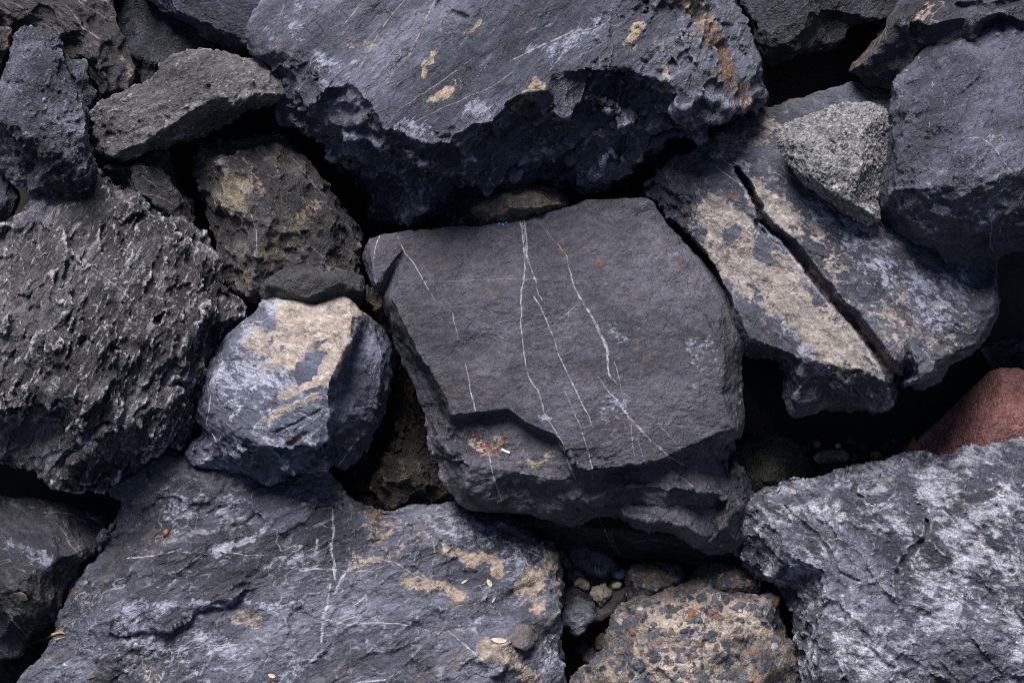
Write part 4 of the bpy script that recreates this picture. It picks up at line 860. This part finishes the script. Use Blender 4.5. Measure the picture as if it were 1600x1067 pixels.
stone('faceted_stone', 'dark blue faceted stone at the back of the pebbles under the flat central boulder', 931, 877, 24, bluep, z=-52, flat=.7, elong=1.6, ang=-8, seed=3, cat='stone', group=G1, craggy=.22)
stone('small_stone', 'dull dark stone left of the dark blue faceted one in the gap', 876, 872, 17, bluep, z=-75, flat=.6, elong=1.7, ang=-20, seed=4, cat='stone', group=G1, craggy=.2)
stone('knobbly_pebble', 'pale beige knobbly pebble among the stones in the gap', 938, 928, 15, tanp, z=-48, flat=.8, elong=1.15, ang=75, seed=5, group=G1, craggy=.26)
stone('black_white_rock', 'black and white mottled rock against the right end of the scarred boulder', 902, 962, 27, bwp, z=-40, flat=.9, elong=1.1, ang=60, seed=6, cat='rock', group=G1, craggy=.22)
stone('dark_stone', 'dark brown stone directly behind the black and white mottled rock', 905, 932, 21, greyp, z=-72, flat=.6, elong=1.2, ang=10, seed=7, cat='stone', group=G1, craggy=.2)
stone('broad_stone', 'flat brown grey stone behind the knobbly pebble', 938, 905, 21, greyp, z=-82, flat=.5, elong=1.6, ang=8, seed=8, cat='stone', group=G1, craggy=.16)
stone('small_pebble', 'small grey pebble at the left of the gap behind the scarred boulder', 900, 899, 12, greyp, z=-66, flat=.7, elong=1.3, ang=-20, seed=9, group=G1, craggy=.2)
stone('tan_pebble', 'little tan pebble left of the knobbly pebble', 910, 912, 8, tanp, z=-58, flat=.7, elong=1.5, ang=-15, seed=10, group=G1, craggy=.25)
stone('blue_pebble', 'bright blue grey pebble beneath the dark blue faceted stone', 967, 896, 9, plain_material('blue_wet_pebble', (.05,.09,.16), (.1,.16,.26), .25, 20, .1), z=-60, flat=.6, elong=1.3, ang=-5, seed=11, group=G1, craggy=.06)
stone('white_pebble', 'tiny white pebble beneath the bright blue grey pebble', 964, 914, 5, plain_material('white_pebble', (.45,.43,.4), (.6,.58,.54), .6, 20, .1), z=-55, flat=.6, elong=1.6, ang=15, seed=12, group=G1, craggy=.06)
stone('ochre_stone', 'ochre brown stone standing right of the knobbly pebble', 958, 922, 10, plain_material('ochre_stone', (.1,.06,.02), (.24,.15,.06), .5, 30, .3), z=-72, flat=.7, elong=1.8, ang=60, seed=13, cat='stone', group=G1, craggy=.15)
stone('slanting_stone', 'long banded grey stone leaning against the left shoulder of the pebbly conglomerate', 955, 945, 15, greyp, z=-60, flat=.7, elong=2.6, ang=38, seed=14, cat='stone', group=G1, craggy=.14)
stone('deep_stone', 'dark grey stone low in the gap left of the pebbly conglomerate', 920, 1020, 14, greyp, z=-80, flat=.7, elong=1.4, ang=-40, seed=15, cat='stone', group=G1, craggy=.2)
stone('deep_stone', 'brown stone low in the gap touching the pebbly conglomerate', 940, 1002, 11, greyp, z=-70, flat=.7, elong=1.2, ang=30, seed=16, cat='stone', group=G1, craggy=.2)
G2 = 'pebbles in the dark gap above the marbled boulder'
orp = plain_material('orange_pebble', (.2,.07,.035), (.34,.13,.07), .6, 30, .3)
stone('round_pebble', 'small round mauve pebble behind the oblong pebble', 1309, 697, 5, pk_mat, z=-150, elong=1., seed=21, group=G2, craggy=.08)
stone('reddish_pebble', 'reddish pebble left of and behind the oblong pebble', 1276, 694, 6, orp, z=-160, elong=1.2, seed=22, group=G2, craggy=.15)
stone('orange_pebble', 'orange brown pebble in the dark between the oblong pebble and the red block', 1368, 711, 8, orp, z=-150, elong=1.2, seed=23, group=G2, craggy=.15)
stone('orange_chip', 'orange chip touching the foot of the red sandstone block', 1424, 703, 14, orp, z=-105, elong=1.2, ang=60, seed=24, group=G2, craggy=.2)
WHERE = ['at the left end above the tip of the marbled boulder', 'directly in front of the oblong pebble', 'against the front foot of the olive stone', 'just right of the oblong pebble',
         'left of the orange chip', 'deepest one right of the orange brown pebble', 'between the oblong pebble and the orange brown pebble', 'between the olive stone and the reddish pebble', 'right of the round mauve pebble']
for i, (x, y, r) in enumerate([(1262,735,9),(1292,735,8),(1245,728,7),(1335,716,7),(1385,700,9),(1400,690,7),(1350,700,6),(1258,700,7),(1330,690,6)]):
    stone('gravel_pebble', 'small dark bluish pebble ' + WHERE[i], x, y, r, bluep, z=-165, elong=1.3, ang=i * 37, seed=30 + i, group='small dark pebbles above the marbled boulder', sub=3, craggy=.16)
# loose chips on the scarred boulder
stone('brown_nut', 'round reddish brown nut sitting on the upper left of the scarred boulder', 262, 833, 6, plain_material('nut', (.1,.03,.025), (.16,.05,.04), .45, 40, .2), flat=.85, elong=1.1, seed=50, cat='nut', craggy=.05)
stone('rounded_chip', 'rounded grey chip in a hollow at the right end of the scarred boulder', 815, 998, 17, greyp, flat=.5, elong=1.3, ang=-15, seed=51, cat='stone', craggy=.12)

def build(name, label, cat, verts, faces, mat, group=None):
    c = sum((Vector(v) for v in verts), Vector()) / len(verts)
    me = bpy.data.meshes.new(name); me.from_pydata([tuple(Vector(v) - c) for v in verts], [], faces); me.materials.append(mat); me.update()
    o = bpy.data.objects.new(name, me); o.location = c; COL.objects.link(o)
    o['label'] = label; o['category'] = cat
    if group: o['group'] = group
    return o
def tube(path, rad, n=6):
    """tapered tube through world points"""
    vs, fs = [], []
    for i, p in enumerate(path):
        t = (path[min(i + 1, len(path) - 1)] - path[max(i - 1, 0)]).normalized()
        a = t.cross(Vector((.3, .2, .9))).normalized(); b = t.cross(a)
        for k in range(n):
            w_ = 2 * math.pi * k / n; vs.append(p + (a * math.cos(w_) + b * math.sin(w_)) * rad[i])
    for i in range(len(path) - 1):
        for k in range(n):
            fs.append((i * n + k, i * n + (k + 1) % n, (i + 1) * n + (k + 1) % n, (i + 1) * n + k))
    fs.append(tuple(range(n))[::-1]); fs.append(tuple((len(path) - 1) * n + k for k in range(n)))
    return vs, fs
straw = plain_material('dry_straw', (.22, .13, .06), (.45, .32, .18), .7, 40, .3)
def sprig(pts_, rad, lift):
    ps = [hit(x, y, lift * S)[0] for x, y in pts_]
    return tube(ps, [r * S for r in rad])
rnd = random.Random(4)
V_, F_ = [], []
for pl, rr in (([(50,1003),(66,999),(84,992),(100,985)], [.5,1.1,1.4,1]), ([(72,999),(88,991),(103,978)], [.8,1.2,.5]), ([(70,1001),(90,1000),(104,995)], [.7,1.3,.5]),
               ([(80,996),(94,985),(98,976)], [.8,1,.4]), ([(76,1002),(92,1006),(96,1003)], [.6,.9,.3]), ([(84,990),(100,988),(104,990)], [.8,1,.6])):
    a, b = sprig(pl, rr, 2.5 + rnd.random() * 2); o_ = len(V_); V_ += a; F_ += [tuple(i + o_ for i in f) for f in b]
build('dry_twig', 'little bundle of dry straw coloured twig on the left end of the scarred boulder', 'twig', V_, F_, straw)
a, b = sprig([(784,702),(788,704.5),(796,708)], [1.7,1.7,1.6], 1.8)
build('white_stick', 'short white stick lying on the brown ledge of the flat central boulder', 'stick', a, b, plain_material('white_stick', (.7,.7,.7), (.8,.8,.8), .5, 10, .1))
redm = plain_material('red_berry', (.3,.01,.03), (.42,.02,.05), .4, 60, .1)
for i, (x, y, r) in enumerate([(740,680,1.7),(744,685,1.3),(753,692,1.7),(757,697,1.6),(756,702,1.4),(760,696,1.2),(754,707,1.2)]):
    stone('red_crumb', 'tiny red crumb on the brown ledge, ' + ['topmost of the trail', 'second from the top of the trail', 'in the middle of the trail', 'largest of the lower cluster', 'low in the middle of the lower cluster', 'rightmost of the trail', 'lowest of the trail'][i], x, y, r, redm, elong=1.2, flat=.8, ang=i * 50, seed=60 + i, cat='crumb', group='trail of tiny red crumbs', sub=2, craggy=.12)
blm = plain_material('blue_scrap', (.01,.12,.25), (.02,.22,.4), .4, 60, .1)
for i, (x, y, r) in enumerate([(780,350,2.4),(786,351,2.6),(791,348,2.2)]):
    stone('blue_scrap', ['leftmost', 'middle', 'rightmost'][i] + ' of the three tiny blue plastic scraps at the back edge of the flat boulder', x, y, r, blm, elong=1.4, flat=.5, ang=i * 70, seed=70 + i, cat='scrap', group='tiny blue scraps behind the flat boulder', sub=2, craggy=.15)
leafm = plain_material('dry_leaf_fragment', (.22,.17,.12), (.42,.35,.27), .7, 40, .2)
def leaf(label, x, y, L, Wd, an, mat=leafm):
    ca, sa = math.cos(R(an)), math.sin(R(an)); top, bot = [], []
    sh = [(-1,0),(-.5,.8),(.1,1),(.7,.6),(1,0),(.6,-.7),(0,-.9),(-.6,-.6)]
    ps = []
    for u, v in sh:
        X, Y = x + (u * L * ca - v * Wd * sa), y + (u * L * sa + v * Wd * ca)
        ps.append(hit(X, Y)[0])
    nr = hit(x, y)[1]
    vs = [p + nr * (.7 * S + (.8 * S if i % 4 == 0 else 0)) for i, p in enumerate(ps)] + [p + nr * (1.5 * S + (.8 * S if i % 4 == 0 else 0)) for i, p in enumerate(ps)]
    n = 8; fs = [tuple(range(n))[::-1], tuple(range(n, 2 * n))] + [(i, (i + 1) % n, n + (i + 1) % n, n + i) for i in range(n)]
    build('leaf_fragment', label, 'leaf', vs, fs, mat)
leaf('tan leaf fragment on the scarred boulder right of its middle tan streak', 765, 911, 7, 4, 60)
leaf('pale narrow leaf fragment near the end of the middle tan streak of the scarred boulder', 725, 908, 6, 2, -30)
leaf('small upright cream leaf fragment on the right part of the scarred boulder', 771, 936, 5, 1.8, -55)
leaf('flat cream leaf fragment near the front of the scarred boulder', 425, 1056, 6, 4, 15)
leaf('flat cream leaf fragment near the left tip of the marbled boulder', 1241, 768, 6, 3.2, 50)
leaf('slim cream leaf fragment on the upper right of the marbled boulder', 1563, 774, 7, 2, 25)
leaf('slim pale brown leaf fragment right of the long crack of the marbled boulder', 1534, 853, 6, 2, 40)
leaf('dry tan leaf fragment on the streaked rock at the left edge', 33, 930, 12, 6, 25)
leaf('broad tan leaf fragment in the front hollow of the scarred boulder', 780, 1001, 13, 4.5, 5)
